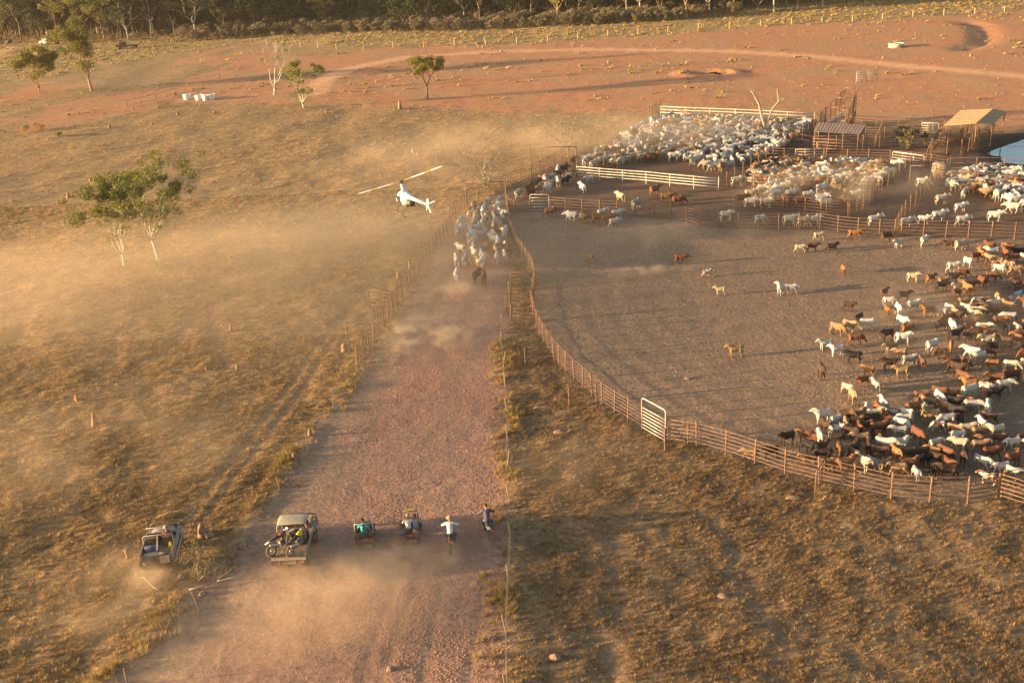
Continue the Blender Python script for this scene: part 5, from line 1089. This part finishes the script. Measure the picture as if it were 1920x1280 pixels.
# ---------------------------------------------------------------- wheels and motorbikes
def wheel(parent, c, r, w, rimm='rim', name='wheel', axis='x', tread=True):
    e = MB(); R_ = r-w*.5; e.torus(c, R_, w*.5, axis, 26, 8, wide=1.0)
    n_ = len(e.v)
    if tread:
        for k in range(22):
            a = 6.283*k/22; 
            q = (c[0], c[1]+math.cos(a)*(r-.01), c[2]+math.sin(a)*(r-.01)) if axis == 'x' else (c[0]+math.cos(a)*(r-.01), c[1], c[2]+math.sin(a)*(r-.01))
            e.box(q, (w*.8, .03, .03) if axis == 'x' else (.03, w*.8, .03), rot=(a, 0, 0) if axis == 'x' else (0, -a, 0))
    o = e.build(name, 'rubber', parent, True); m_ = MB(); m_.disc(c, R_-w*.32, w*.5, axis, 16); m_.disc(c, R_*.3, w*.95, axis, 10)
    m_.build('rim', rimm, o, True); return o
def motorbike(label, loc, rz, tank, tail, tilt=(0, 0), steer=0.0, parent=None):
    t = thing('motorbike', label, 'motorbike', loc, rz); t.rotation_euler = (tilt[0], tilt[1], rz)
    def spoke(c, r, w):
        e = MB(); e.torus(c, r-w*.5, w*.5, 'x', 26, 8)
        for k in range(24): a = 6.283*k/24; e.box((0, c[1]+math.cos(a)*(r-.004), c[2]+math.sin(a)*(r-.004)), (w*.8, .025, .022), rot=(a, 0, 0))
        o = e.build('wheel', 'rubber', t, True); m_ = MB(); m_.torus(c, r-w-.01, .014, 'x', 24, 6); m_.disc(c, .05, .12, 'x', 10)
        for k in range(12): a = 6.283*k/12; m_.tube([c, (c[0]+.02*(-1)**k, c[1]+math.cos(a)*(r-w), c[2]+math.sin(a)*(r-w))], .005, 4)
        m_.build('rim', 'galv', o, True)
    spoke((0, -.68, .33), .33, .115); spoke((0, .72, .35), .35, .09)
    fr = MB(); fr.tube([(0, .48, .92), (0, .2, .50), (0, -.2, .36), (0, -.25, .62), (0, .42, .86)], .028, 6); fr.tube([(-.09, -.22, .4), (-.09, -.68, .33)], .024, 6); fr.tube([(.09, -.22, .4), (.09, -.68, .33)], .024, 6); fr.tube([(0, -.24, .62), (0, -.72, .80)], .022, 6); fr.build('frame', 'dark_pipe', t, True)
    fk = MB()
    for s in (-1, 1): fk.tube([(.085*s, .72, .35), (.085*s, .46, 1.0)], [.026, .022], 7)
    fk.box((0, .47, .97), (.22, .09, .05), rot=(-.4, 0, 0)); fk.build('fork', 'galv', t, True)
    hb = MB(); hb.tube([(-.40, .36, 1.10), (-.28, .40, 1.12), (-.1, .45, 1.03), (.1, .45, 1.03), (.28, .40, 1.12), (.40, .36, 1.10)], .014, 6)
    for s in (-1, 1): hb.tube([(.28*s, .40, 1.12), (.40*s, .36, 1.10)], .022, 6)
    hb.build('handlebar', 'black', t, True)
    en = MB(); en.box((0, .06, .45), (.24, .34, .26), top=(.8, .8)); en.tube([(0, .14, .55), (0, .2, .74)], [.09, .085], 8); en.disc((.13, .0, .42), .11, .05); en.build('engine', 'engine', t, True)
    tk = MB(); tk.rings([(-.02, .86, .08, .05), (.08, .87, .13, .11), (.25, .89, .14, .13), (.40, .93, .09, .08)], 12); tk.build('tank', tank, t, True)
    se = MB(); se.rings([(-.70, .90, .06, .03), (-.6, .89, .10, .05), (-.3, .85, .12, .06), (0, .87, .10, .06)], 10); se.build('seat', 'black', t, True)
    mg = MB(); mg.plate([(-.08, -.60, .88), (.08, -.60, .88), (.075, -.95, .86), (-.075, -.95, .86)], .02); mg.build('rear_mudguard', tail, t); mg = MB(); mg.plate([(-.06, .55, .80), (.06, .55, .80), (.05, 1.0, .76), (-.05, 1.0, .76)], .02); mg.build('front_mudguard', tail, t)
    ex = MB(); ex.tube([(.1, .2, .6), (.15, .22, .4), (.14, -.1, .42), (.14, -.5, .62), (.14, -.78, .72)], [.02, .02, .025, .05, .05], 7); ex.build('exhaust', 'galv', t, True)
    pl = MB(); pl.box((0, .56, .98), (.2, .03, .2), rot=(-.3, 0, 0)); pl.build('headlight_plate', tail, t)
    for s in (-1, 1): MB().tube([(.1*s, -.14, .37), (.24*s, -.14, .36)], .016, 5).build('footpeg', 'galv', t, True)
    return t
def spot(px, py): p = G(px, py); return PXY(p.x, p.y)
p1 = spot(847, 1024); motorbike('dusty dirt bike under the white shirted rider', p1, R(-3), 'red_plastic', 'orange_plastic')
person('person in a white shirt and tan hat riding the nearer dirt bike', p1, R(-3), RIDE, 'shirt_white', 'brim', 'hat')
p2 = spot(915, 1000); motorbike('dirt bike with a pale rear mudguard under the dark shirted rider', p2, R(4), 'blue_plastic', 'white_plastic')
R2_ = dict(RIDE); R2_.update(head=(-.02, .16, 1.68), elb_l=(-.46, .14, 1.25))
person('person in a dark navy shirt and dark cap riding beside the right lane edge', p2, R(4), R2_, 'shirt_navy', 'cap', 'cap')

# ---------------------------------------------------------------- side by side buggies
def buggy(label, loc, rz, second=False):
    t = thing('farm_buggy', label, 'buggy', loc, rz); t.scale = (.84, .84, .84)
    for x, y in ((-.54, -.62), (.54, -.62), (-.54, .95), (.54, .95)): wheel(t, (x, y, .31), .31, .24)
    MB().box((0, .05, .40), (.9, 2.3, .14)).build('chassis', 'dark_pipe', t)
    b = MB(); b.box((0, 1.02, .70), (1.05, .62, .34), top=(.8, .7)); b.build('bonnet', 'red_plastic', t)
    for s in (-1, 1): MB().box((.56*s, .95, .64), (.26, .72, .05), rot=(0, .1*s, 0)).build('front_mudguard', 'red_plastic', t)
    MB().box((0, .25, .48), (1.2, .9, .06)).build('floor', 'black', t)
    s_ = MB(); s_.box((0, -.18, .76), (1.1, .44, .16)); s_.box((0, -.43, .90), (1.1, .08, .22), rot=(.15, 0, 0)); s_.build('bench_seat', 'seat', t)
    tr = MB(); tr.box((0, -.68, .72), (1.2, .42, .06)); tr.build('tray_floor', 'dark_pipe', t)
    for nm, c, sz in (('tray_side', (-.59, -.68, .80), (.05, .42, .14)), ('tray_side', (.59, -.68, .80), (.05, .42, .14)), ('tray_front', (0, -.50, .84), (1.2, .05, .22))): MB().box(c, sz).build(nm, 'black', t)
    MB().box((0, -.91, .78), (1.2, .05, .14)).build('tailgate', 'red_plastic', t)
    for s in (-1, 1): MB().box((.44*s, -.94, .64), (.26, .05, .13)).build('rear_light_panel', 'red_plastic', t)
    c_ = MB()
    for s in (-1, 1): c_.tube([(.60*s, -.48, .55), (.58*s, -.46, 1.72), (.56*s, -.3, 1.82), (.52*s, .42, 1.80), (.56*s, .85, .86)], .025, 7)
    c_.tube([(-.58, -.46, 1.76), (.58, -.46, 1.76)], .025, 7); c_.tube([(-.53, .42, 1.80), (.53, .42, 1.80)], .025, 7)
    if not second: c_.tube([(-.2, -.47, 1.76), (.05, -.47, 1.76), (.60, -.50, 1.0)], .022, 7)
    c_.build('roll_cage', 'galv' if not second else 'dark_pipe', t, True)
    w_ = MB(); w_.torus((-.25 if not second else -.28, .34, .98), .16, .018, 'y', 16, 6); w_.tube([(-.27, .34, .98), (-.27, .7, .8)], .02, 6); w_.build('steering_wheel', 'black', t, True)
    MB().tube([(0, -.8, .35), (0, -1.1, .38)], .04, 6).build('tow_bar', 'dark_pipe', t, True)
    if second: MB().box((.05, .45, 1.86), (.62, .10, .08)).build('roof_lightbar', 'yellow', t)
    else:
        for s in (-1, 1): MB().box((.44*s, -.62, .92), (.2, .2, .36), top=(.8, .8)).build('red_jerrycan', 'red_plastic', t)
    return t
q1 = spot(686, 1017); buggy('red farm buggy with a pale roll cage and the teal shirted driver', q1, R(7))
u = Euler((0, 0, R(7))).to_matrix()
person('person in a teal shirt with dark braces driving the left buggy', q1+u @ Vector((-.02, -.18, .70)), R(7), SEAT, 'shirt_teal', 'cap', 'cap', back_straps=True, s=1.02)
q2 = spot(771, 1008); buggy('red farm buggy with a yellow light bar carrying two people', q2, R(3), True)
u = Euler((0, 0, R(3))).to_matrix()
person('person in a white shirt driving the right buggy', q2+u @ Vector((-.07, -.18, .70)), R(3), SEAT, 'shirt_white', 'cap', 'hat', s=1.0)
S3 = dict(SEAT); S3.update(elb_l=(-.2, .2, .33)); person('person in a blue grey shirt beside the driver of the right buggy', q2+u @ Vector((.30, -.10, .68)), R(-14), S3, 'shirt_grey', 'cap', 'cap', s=.9)
for dx, lb, mm in ((-.42, 'dark rolled bag in the tray of the right buggy', 'shirt_navy'), (.40, 'brown bundle in the tray of the right buggy', 'seat')):
    o = tag(obj('gear_bag', MB().tube([(-.18, 0, 0), (-.12, 0, .02), (.12, 0, .02), (.18, 0, 0)], [.08, .14, .14, .08], 10).mesh('gear_bag', mm, True), None, q2+u @ Vector((dx*.84, -.56, .72))), lb, 'bag')

# ---------------------------------------------------------------- utes
def bullbar(t, y, m_='dark_pipe'):
    b = MB(); b.box((0, y, .62), (1.75, .14, .24)); b.tube([(-.84, y, .7), (-.80, y, 1.12), (-.6, y, 1.22), (.6, y, 1.22), (.80, y, 1.12), (.84, y, .7)], .04, 7)
    for x in (-.35, .35): b.tube([(x, y, .7), (x, y, 1.22)], .035, 6)
    b.tube([(-.8, y, .95), (.8, y, .95)], .035, 6); b.build('bull_bar', m_, t, True)
def ute_tray():
    loc = spot(556, 1040); rz = R(-1); t = thing('tray_ute', 'dusty cream tray ute with an open cab roof and dirt bike on its tray', 'ute', loc, rz)
    for x in (-.80, .80):
        for y in (-.98, 1.30): wheel(t, (x, y, .42), .42, .30)
    for x in (-.42, .42): MB().box((x, 0, .62), (.10, 3.5, .16)).build('chassis_rail', 'dark_pipe', t)
    b = MB(); b.box((0, 1.55, 1.02), (1.36, 1.0, .46), top=(.94, .95)); b.build('bonnet', 'dirty_cream', t)
    for s in (-1, 1): b = MB(); b.box((.80*s, 1.42, .95), (.30, .95, .12), top=(.9, .85)); b.build('front_mudguard', 'dirty_grey', t)
    b = MB(); b.box((0, 2.03, .95), (1.35, .06, .42)); b.build('grille', 'black', t)
    for s in (-1, 1): MB().disc((.55*s, 2.07, 1.0), .10, .05, 'y', 12).build('headlight', 'white_plastic', t, True)
    bullbar(t, 2.25)
    b = MB(); b.box((0, .55, .72), (1.60, 1.25, .10)); b.box((0, 1.08, .98), (1.55, .08, .55)); b.build('cab_floor', 'dirty_grey', t)
    s_ = MB()
    for x in (-.4, .4): s_.box((x, .35, .92), (.55, .5, .2)); s_.box((x, .08, 1.2), (.55, .14, .55), rot=(.12, 0, 0))
    s_.build('seats', 'seat', t); d_ = MB(); d_.torus((.4, .80, 1.25), .2, .02, 'y', 16, 6); d_.build('steering_wheel', 'black', t, True); MB().box((0, 1.0, 1.28), (1.5, .22, .16)).build('dashboard', 'black', t)
    f = MB()
    for s in (-1, 1): f.tube([(.80*s, -.12, .78), (.80*s, -.12, 1.85), (.70*s, -.10, 2.03)], .035, 7); f.tube([(.78*s, 1.10, 1.2), (.72*s, .78, 1.98)], .035, 7); f.tube([(.74*s, -.1, 1.98), (.72*s, .78, 1.98)], .03, 7)
    f.tube([(-.72, -.11, 2.02), (.72, -.11, 2.02)], .035, 7); f.tube([(-.72, .78, 1.98), (.72, .78, 1.98)], .03, 7); f.build('cab_frame', 'dirty_cream', t, True)
    b = MB(); b.rings([(-.16, 2.03, .72, .035), (-.05, 2.05, .78, .05), (.3, 2.06, .79, .055), (.75, 2.04, .77, .05), (.86, 2.01, .70, .03)], 20); b.build('roof', 'dirty_cream', t, True)
    b = MB(); b.plate([(-.70, 1.06, 1.25), (.70, 1.06, 1.25), (.66, .82, 1.93), (-.66, .82, 1.93)], .01); b.build('windscreen', 'glass_dark', t)
    tr = thing_part = MB().box((0, -.95, .92), (1.80, 1.44, .09)).build('tray_floor', 'timber', t)
    for k in range(6): MB().box((-.745+k*.298, -.95, .972), (.27, 1.40, .018)).build('tray_board', 'timber', tr)
    MB().box((.905, -.3, 1.10), (.05, 2.7, .26)).build('tray_side', 'dirty_grey', t); MB().box((0, -.22, 1.28), (1.8, .06, .62)).build('headboard', 'dark_pipe', t)
    MB().box((0, -1.70, .88), (1.84, .06, .14)).build('tray_end', 'dirty_cream', t)
    b = MB(); b.box((0, -1.62, .60), (1.25, .10, .16)); b.build('rear_bumper', 'dirty_cream', t)
    for s in (-1, 1): MB().box((.72*s, -1.71, .70), (.20, .06, .16)).build('tail_light', 'red_plastic', t); MB().box((.80*s, -1.52, .55), (.36, .05, .34)).build('mud_flap', 'black', t)
    MB().tube([(0, -1.6, .5), (0, -1.9, .46), (0, -1.9, .53)], .04, 6).build('tow_hitch', 'dark_pipe', t, True)
    fp = MB(); fp.tube([(0, 1.0, .4), (0, -1.5, .45)], .06, 7); fp.disc((0, -.98, .42), .16, .2); fp.tube([(-.8, -.98, .42), (.8, -.98, .42)], .06, 7); fp.tube([(-.8, 1.3, .42), (.8, 1.3, .42)], .06, 7); fp.build('axles', 'dark_pipe', t, True)
    u = Euler((0, 0, rz)).to_matrix()
    motorbike('red and orange dirt bike strapped slantwise on the tray of the ute', loc+u @ Vector((-.42, -1.02, .985)), rz+R(-38), 'red_plastic', 'white_plastic', (0, R(-8)))
    motorbike('second dirt bike with a yellow tank on the right of the ute tray', loc+u @ Vector((.38, -.98, .985)), rz+R(-24), 'yellow', 'black', (0, R(6)))
    sp_ = thing('spare_tyre', 'large spare tyre leaning against the headboard of the ute tray', 'tyre', loc+u @ Vector((.30, -.40, 1.42)), rz); sp_.rotation_euler = (R(-14), 0, rz); wheel(sp_, (0, 0, 0), .40, .26, name='tyre', axis='y')
    return t
ute_tray()
def ute_open():
    loc = spot(308, 1044); rz = R(7); t = thing('open_ute', 'stripped open top bull catcher ute loaded with gear, spare wheel at its rear', 'ute', loc, rz); L_ = -2.35
    for x in (-.78, .78):
        for y in (-.95, 1.0): wheel(t, (x, y, .42), .42, .30)
    MB().box((0, 0, .60), (1.3, 3.1, .16)).build('chassis', 'dark_pipe', t)
    b = MB(); b.rings([(.55, 1.02, .66, .22), (.7, 1.04, .68, .24), (1.2, 1.02, .64, .22), (1.45, .98, .58, .18)], 16); b.build('bonnet', 'dirty_grey', t, True)
    for s in (-1, 1): MB().box((.78*s, 1.05, .94), (.30, .95, .12), top=(.9, .8)).build('front_mudguard', 'dirty_grey', t)
    MB().box((0, 1.48, .92), (1.3, .08, .40)).build('grille', 'black', t); bullbar(t, 1.70, 'rust')
    f = MB(); f.tube([(-.78, .58, 1.0), (-.74, .40, 1.66), (.74, .40, 1.66), (.78, .58, 1.0)], .035, 7); f.build('windscreen_frame', 'dirty_grey', t, True)
    f = MB(); f.tube([(-.78, -.45, .8), (-.78, -.45, 1.62), (-.7, -.45, 1.70), (.7, -.45, 1.70), (.78, -.45, 1.62), (.78, -.45, .8)], .035, 7); f.tube([(0, -.45, 1.70), (0, -1.3, .95)], .03, 6); f.build('roll_hoop', 'dirty_cream', t, True)
    MB().box((0, -.55, .74), (1.60, 2.2, .08)).build('floor', 'dirty_grey', t)
    for s in (-1, 1): MB().box((.82*s, -.55, 1.0), (.05, 2.25, .50)).build('side_panel', 'dirty_grey', t); MB().tube([(.9*s, 1.6, .66), (.92*s, -1.6, .66)], .05, 7).build('side_bar', 'dirty_cream', t, True)
    MB().box((0, -1.68, .92), (1.64, .05, .42)).build('tailgate', 'scrap', t); MB().box((.45, -1.72, .92), (.5, .04, .40)).build('tailgate_patch', 'dirty_cream', t)
    wheel(t, (-.55, -1.86, .92), .41, .26, name='spare_wheel', axis='y')
    s_ = MB()
    for x in (-.4, .4): s_.box((x, .05, .95), (.52, .5, .2)); s_.box((x, -.2, 1.2), (.52, .14, .5), rot=(.12, 0, 0))
    s_.build('seats', 'seat', t); d_ = MB(); d_.torus((.38, .38, 1.25), .19, .02, 'y', 16, 6); d_.build('steering_wheel', 'black', t, True); MB().box((0, .52, 1.16), (1.45, .18, .16)).build('dashboard', 'black', t)
    MB().tube([(-.78, .8, 1.0), (-.78, .8, 2.0)], .012, 5).build('aerial', 'dark_pipe', t, True)
    u = Euler((0, 0, rz)).to_matrix()
    def gear(nm, lb, cat, mb, m_, p_, sm=True): o = tag(obj(nm, mb.mesh(nm, m_, sm), None, loc+u @ Vector(p_)), lb, cat); o.rotation_euler.z = rz+random.uniform(-.3, .3)
    gear('drum', 'blue drum lying in the back of the open ute', 'drum', MB().tube([(-.36, 0, .24), (-.34, 0, .24), (.34, 0, .24), (.36, 0, .24)], [.22, .25, .25, .22], 14), 'blue_plastic', (-.36, -.75, .78))
    gear('swag_roll', 'dark rolled swag in the back of the open ute', 'swag', MB().tube([(-.32, 0, .2), (-.28, 0, .2), (.28, 0, .2), (.32, 0, .2)], [.14, .2, .2, .14], 12), 'seat', (.40, -1.40, .78))
    gear('jerrycan', 'yellow jerrycan standing behind the seats of the open ute', 'jerrycan', MB().box((0, 0, .22), (.2, .36, .44), top=(.85, .9)).tube([(0, .1, .44), (0, .1, .52)], .04, 7), 'yellow', (.62, -.70, .78), False)
    gear('toolbox', 'pale toolbox in the tray of the open ute', 'toolbox', MB().box((0, 0, .16), (.75, .38, .32), top=(.95, .9)).tube([(-.2, 0, .32), (-.2, 0, .4), (.2, 0, .4), (.2, 0, .32)], .02, 5), 'dirty_cream', (-.30, -1.35, .78), False)
    gear('rope_coil', 'coiled rope lying on the gear in the open ute', 'rope', MB().torus((0, 0, .06), .24, .05, 'z', 18, 6).torus((.02, 0, .14), .22, .05, 'z', 18, 6), 'hat', (.25, -1.0, .78))
    p_ = loc+u @ Vector((.38, .02, 1.02)); person('person in a dull red shirt low in the seat of the open ute', p_, rz, SEAT, 'red_plastic', 'brim', 'hat', s=.92)
ute_open()

# ---------------------------------------------------------------- helicopter
def helicopter():
    t = thing('helicopter', 'small white two seat mustering helicopter hovering low over the dust', 'helicopter')
    hub = CAM+ray(752, 340)*92.0
    rotm = Euler((R(2), R(-12), R(31)), 'XYZ').to_matrix()
    t.rotation_euler = rotm.to_euler(); t.location = hub-rotm @ Vector((0, 0, 2.72))
    c = MB(); c.rings([(1.42, 1.0, .10, .12), (1.30, .98, .32, .34), (1.0, 1.0, .50, .55), (.55, 1.05, .57, .66), (.05, 1.08, .57, .68), (-.35, 1.18, .50, .58), (-.62, 1.28, .30, .40), (-.75, 1.32, .16, .22)], 20); c.build('cabin', 'heli_white', t, True)
    w = MB(); w.rings([(1.425, .98, .08, .09), (1.32, 1.03, .31, .31), (1.05, 1.14, .475, .43), (.75, 1.20, .55, .50)], 20); ob_ = w.build('windscreen', 'glass_dark', t, True); ob_.location = (0, .012, .03)
    for s in (-1, 1):
        d = MB(); d.plate([(.575*s, -.05, .75), (.575*s, .55, .72), (.575*s, .62, 1.30), (.545*s, .45, 1.50), (.545*s, .0, 1.50)][::s], .02*1); d.build('door_opening', 'glass_dark', t)
    m_ = MB(); m_.tube([(0, -.10, 1.55), (0, -.05, 1.95), (0, 0, 2.48)], [.27, .15, .085], 12, squash=1.5); m_.build('mast_fairing', 'heli_white', t, True)
    h = MB(); h.tube([(0, 0, 2.45), (0, 0, 2.80)], .045, 8); h.box((0, 0, 2.72), (.34, .14, .10)); h.tube([(-.1, 0, 2.5), (-.1, 0, 2.66)], .02, 5); h.disc((0, 0, 2.56), .12, .04, 'z', 12); h.build('rotor_hub', 'dark_pipe', t, True)
    for s, nm in ((1, 'rotor_blade'), (-1, 'rotor_blade')):
        ang = R(-31+17); dx = Vector((math.cos(ang)*s, math.sin(ang)*s, 0)); dy = Vector((-math.sin(ang)*s, math.cos(ang)*s, 0))
        def strip(r0_, r1_, w0, w1, m2, nm2, par):
            z0 = 2.72+.035*(r0_); z1 = 2.72+.035*r1_; b = MB()
            P8 = [dx*r0_-dy*w0*.5+Vector((0, 0, z0)), dx*r0_+dy*w0*.5+Vector((0, 0, z0+.02)), dx*r1_+dy*w1*.5+Vector((0, 0, z1+.02)), dx*r1_-dy*w1*.5+Vector((0, 0, z1))]
            b.plate(P8 if (P8[1]-P8[0]).cross(P8[2]-P8[0]).z < 0 else P8[::-1], .02); return b.build(nm2, m2, par)
        bl = strip(.15, .95, .12, .22, 'blade_yellow', nm, t)
        strip(.95, 2.15, .22, .23, 'heli_white', 'white_band', bl); strip(2.15, 2.75, .23, .24, 'blade_yellow', 'yellow_band', bl); strip(2.75, 3.65, .24, .25, 'heli_white', 'white_band', bl); strip(3.65, 3.85, .25, .24, 'blade_yellow', 'tip_band', bl)
    tb = MB(); tb.tube([(0, -.5, 1.42), (0, -1.2, 1.42), (0, -4.35, 1.52)], [.20, .17, .075], 12); tb.build('tail_boom', 'heli_white', t, True)
    f = MB(); f.plate([(0, -4.05, 1.50), (0, -4.40, 1.50), (0, -4.62, 2.15), (0, -4.42, 2.15)], .035); f.build('upper_fin', 'heli_white', t); f = MB(); f.plate([(0, -4.05, 1.50), (0, -4.30, .85), (0, -4.52, .85), (0, -4.42, 1.50)], .035); f.build('lower_fin', 'heli_white', t)
    f = MB(); f.box((.38, -4.15, 1.55), (.66, .26, .03)); f.build('stabiliser', 'heli_white', t)
    r_ = MB(); r_.box((-.20, -4.40, 1.52), (.05, .10, 1.06), rot=(R(28), 0, 0)); r_.tube([(-.05, -4.40, 1.52), (-.24, -4.40, 1.52)], .035, 7); r_.build('tail_rotor', 'heli_white', t, True)
    e = MB(); e.box((0, -.62, .82), (.62, .55, .42)); e.tube([(-.42, -.62, .80), (.42, -.62, .80)], .16, 10); e.disc((0, -.98, .90), .30, .18, 'y', 18); e.disc((0, -1.05, .90), .17, .14, 'y', 14); e.tube([(.2, -.7, .6), (.25, -1.0, .5)], .05, 7); e.build('engine', 'engine', t, True)
    e = MB(); e.tube([(0, -.75, 1.05), (0, -1.5, 1.25), (0, -1.9, 1.36)], .03, 6); e.tube([(-.3, -.3, .62), (-.3, -.95, .68), (.3, -.95, .68), (.3, -.3, .62)], .025, 6); e.build('engine_frame', 'dark_pipe', t, True)
    for s in (-1, 1):
        k = MB(); k.tube([(.94*s, 1.45, .18), (.94*s, 1.2, .03), (.94*s, .8, 0), (.94*s, -1.15, 0)], .035, 7); k.build('skid', 'dark_pipe', t, True)
    k = MB()
    for y in (.62, -.52): k.tube([(-.94, y, 0), (-.72, y, .42), (-.3, y, .52), (.3, y, .52), (.72, y, .42), (.94, y, 0)], .03, 7)
    k.build('skid_legs', 'dark_pipe', t, True)
    MB().plate([(-.12, .10, 1.735), (.12, .10, 1.735), (.10, -.10, 1.73), (-.10, -.10, 1.73)], .012).build('roof_marking', 'heli_blue', t)
helicopter()

# ---------------------------------------------------------------- airborne dust
def dust(label, c, size, dens, nscale=0.25, rz=0.0, lo=0.42, hi=0.75, stretch=(1, 1, 1), color=(0.86, 0.69, 0.50), an=0.15):
    m = bpy.data.materials.new('airborne_dust'); m.use_nodes = True; nt = m.node_tree; N = nt.nodes; L = nt.links
    N.remove(N['Principled BSDF']); v = N.new('ShaderNodeVolumePrincipled'); v.inputs['Color'].default_value = (*color, 1); v.inputs['Anisotropy'].default_value = an
    tc = N.new('ShaderNodeTexCoord'); ln = N.new('ShaderNodeVectorMath'); ln.operation = 'LENGTH'; L.new(tc.outputs['Object'], ln.inputs[0])
    fo = N.new('ShaderNodeMapRange'); fo.interpolation_type = 'SMOOTHERSTEP'; fo.inputs[1].default_value = 1.0; fo.inputs[2].default_value = 0.15; fo.inputs[3].default_value = 0; fo.inputs[4].default_value = 1; L.new(ln.outputs['Value'], fo.inputs[0])
    geo = N.new('ShaderNodeNewGeometry'); mp = N.new('ShaderNodeMapping'); mp.inputs['Scale'].default_value = stretch; mp.inputs['Rotation'].default_value = (0, 0, -rz); L.new(geo.outputs['Position'], mp.inputs[0])
    no = N.new('ShaderNodeTexNoise'); no.inputs['Scale'].default_value = nscale; no.inputs['Detail'].default_value = 3; no.inputs['Roughness'].default_value = .6; no.inputs['Distortion'].default_value = .4; L.new(mp.outputs[0], no.inputs['Vector'])
    mr = N.new('ShaderNodeMapRange'); mr.inputs[1].default_value = lo; mr.inputs[2].default_value = hi; L.new(no.outputs[0], mr.inputs[0])
    mu = N.new('ShaderNodeMath'); mu.operation = 'MULTIPLY'; L.new(fo.outputs[0], mu.inputs[0]); L.new(mr.outputs[0], mu.inputs[1])
    m2 = N.new('ShaderNodeMath'); m2.operation = 'MULTIPLY'; m2.inputs[1].default_value = dens; L.new(mu.outputs[0], m2.inputs[0]); L.new(m2.outputs[0], v.inputs['Density'])
    L.new(v.outputs[0], N['Material Output'].inputs['Volume'])
    me_ = MB().ell((0, 0, 0), (1, 1, 1), 16, 10).mesh('dust', m); o = tag(obj('dust_cloud', me_, None, c), label, 'dust', kind='stuff'); o.scale = size; o.rotation_euler.z = rz
    return o
gc = lambda x, y, z: PXY(*G(x, y).xy, z)
dust('golden dust bank drifting over the left of the slope', gc(120, 555, 1.6), (32, 17, 5.0), .058, .12, R(10), lo=.38, stretch=(.35, 1.5, 1))
dust('golden dust rolling out below the helicopter', gc(620, 465, 1.6), (28, 15, 5.0), .075, .14, R(22), stretch=(.35, 1.5, 1))
dust('broad thin dust over the whole left paddock', gc(380, 560, 2.0), (58, 40, 7.0), .019, .06, R(10), lo=.30, hi=.7, stretch=(.6, 1.3, 1))
dust('dust hanging left of the packed pen', gc(960, 300, 1.5), (36, 20, 5.5), .065, .10, R(20), stretch=(.6, 1.3, 1))
dust('dust over the packed pen', gc(1250, 272, 1.6), (30, 13, 3.6), .08, .16)
dust('dust in the alley between the pens', gc(1600, 370, 1.2), (19, 10, 3.2), .13, .22)
dust('dust around the lane mob', gc(880, 500, .7), (8, 10, 1.8), .07, .35)
dust('broad dust trailing behind the two buggies', gc(640, 1140, .5), (9.5, 6.5, 2.2), .165, .36, R(28), lo=.38)
dust('dust plume low in the lane behind the tray ute', gc(480, 1190, .5), (8.5, 6, 2.2), .15, .36, R(32), lo=.38)
dust('dust trailing behind the open ute', gc(225, 1125, .5), (5.5, 5.5, 2.0), .17, .4, R(20), lo=.38)
dust('dense dust puff behind the right buggy', gc(748, 1052, .3), (2.4, 1.9, 1.1), .75, .8, lo=.36)
dust('dense dust puff behind the left buggy', gc(676, 1060, .3), (2.2, 1.9, 1.1), .75, .8, lo=.36)
dust('dust puff at the tail of the tray ute', gc(545, 1080, .3), (2.2, 1.6, 1.0), .60, .8, lo=.36)
dust('dust puff at the tail of the open ute', gc(285, 1088, .3), (1.9, 1.4, .9), .60, .8, lo=.36)
dust('dust puff at the rear wheel of the white shirted rider', gc(845, 1048, .25), (.8, 1.3, .7), 1.3, 1.2, lo=.36)
dust('dust puff at the rear wheel of the dark shirted rider', gc(914, 1020, .2), (.5, .9, .5), 1.1, 1.4, lo=.36)
dust('pale dust puff kicked up behind the last cattle in the lane', gc(855, 548, .3), (2.9, 2.2, 1.1), .55, .7, lo=.38)
dust('swirl of pale dust on the lane beyond the rail wings', gc(790, 630, .12), (6.6, 5.6, .6), 1.1, .5, 0, .47, .66)
dust('thin dust streak left by the running calves in the yard', gc(1210, 513, .25), (7.5, 1.2, .8), .7, .55, lo=.40)
dust('faint dust over the back of the big yard', gc(1250, 450, .8), (22, 9, 2.4), .055, .2)
dust('thin dust among the weaner crowd', gc(1800, 620, .8), (11, 10, 2.0), .09, .25)
dust('thin dust over the slope above the left ute', gc(150, 880, 1.2), (17, 12, 3.4), .05, .13, R(20), lo=.36)
dust('thin dust over the grass right of the lane', gc(1120, 900, .8), (8, 8, 2.2), .04, .2, R(20), lo=.36)
# even station haze
hz = bpy.data.materials.new('station_haze'); hz.use_nodes = True; nt = hz.node_tree; nt.nodes.remove(nt.nodes['Principled BSDF'])
v = nt.nodes.new('ShaderNodeVolumePrincipled'); v.inputs['Color'].default_value = (.92, .80, .66, 1); v.inputs['Density'].default_value = .00008; v.inputs['Anisotropy'].default_value = .3
nt.links.new(v.outputs[0], nt.nodes['Material Output'].inputs['Volume'])
hz_ = MB(); hz_.box((60, 480, 15.5), (1500, 1300, 38.0))
haze = tag(hz_.build('haze', hz), 'thin golden haze hanging over the whole station', 'haze', kind='stuff')   # haze_box
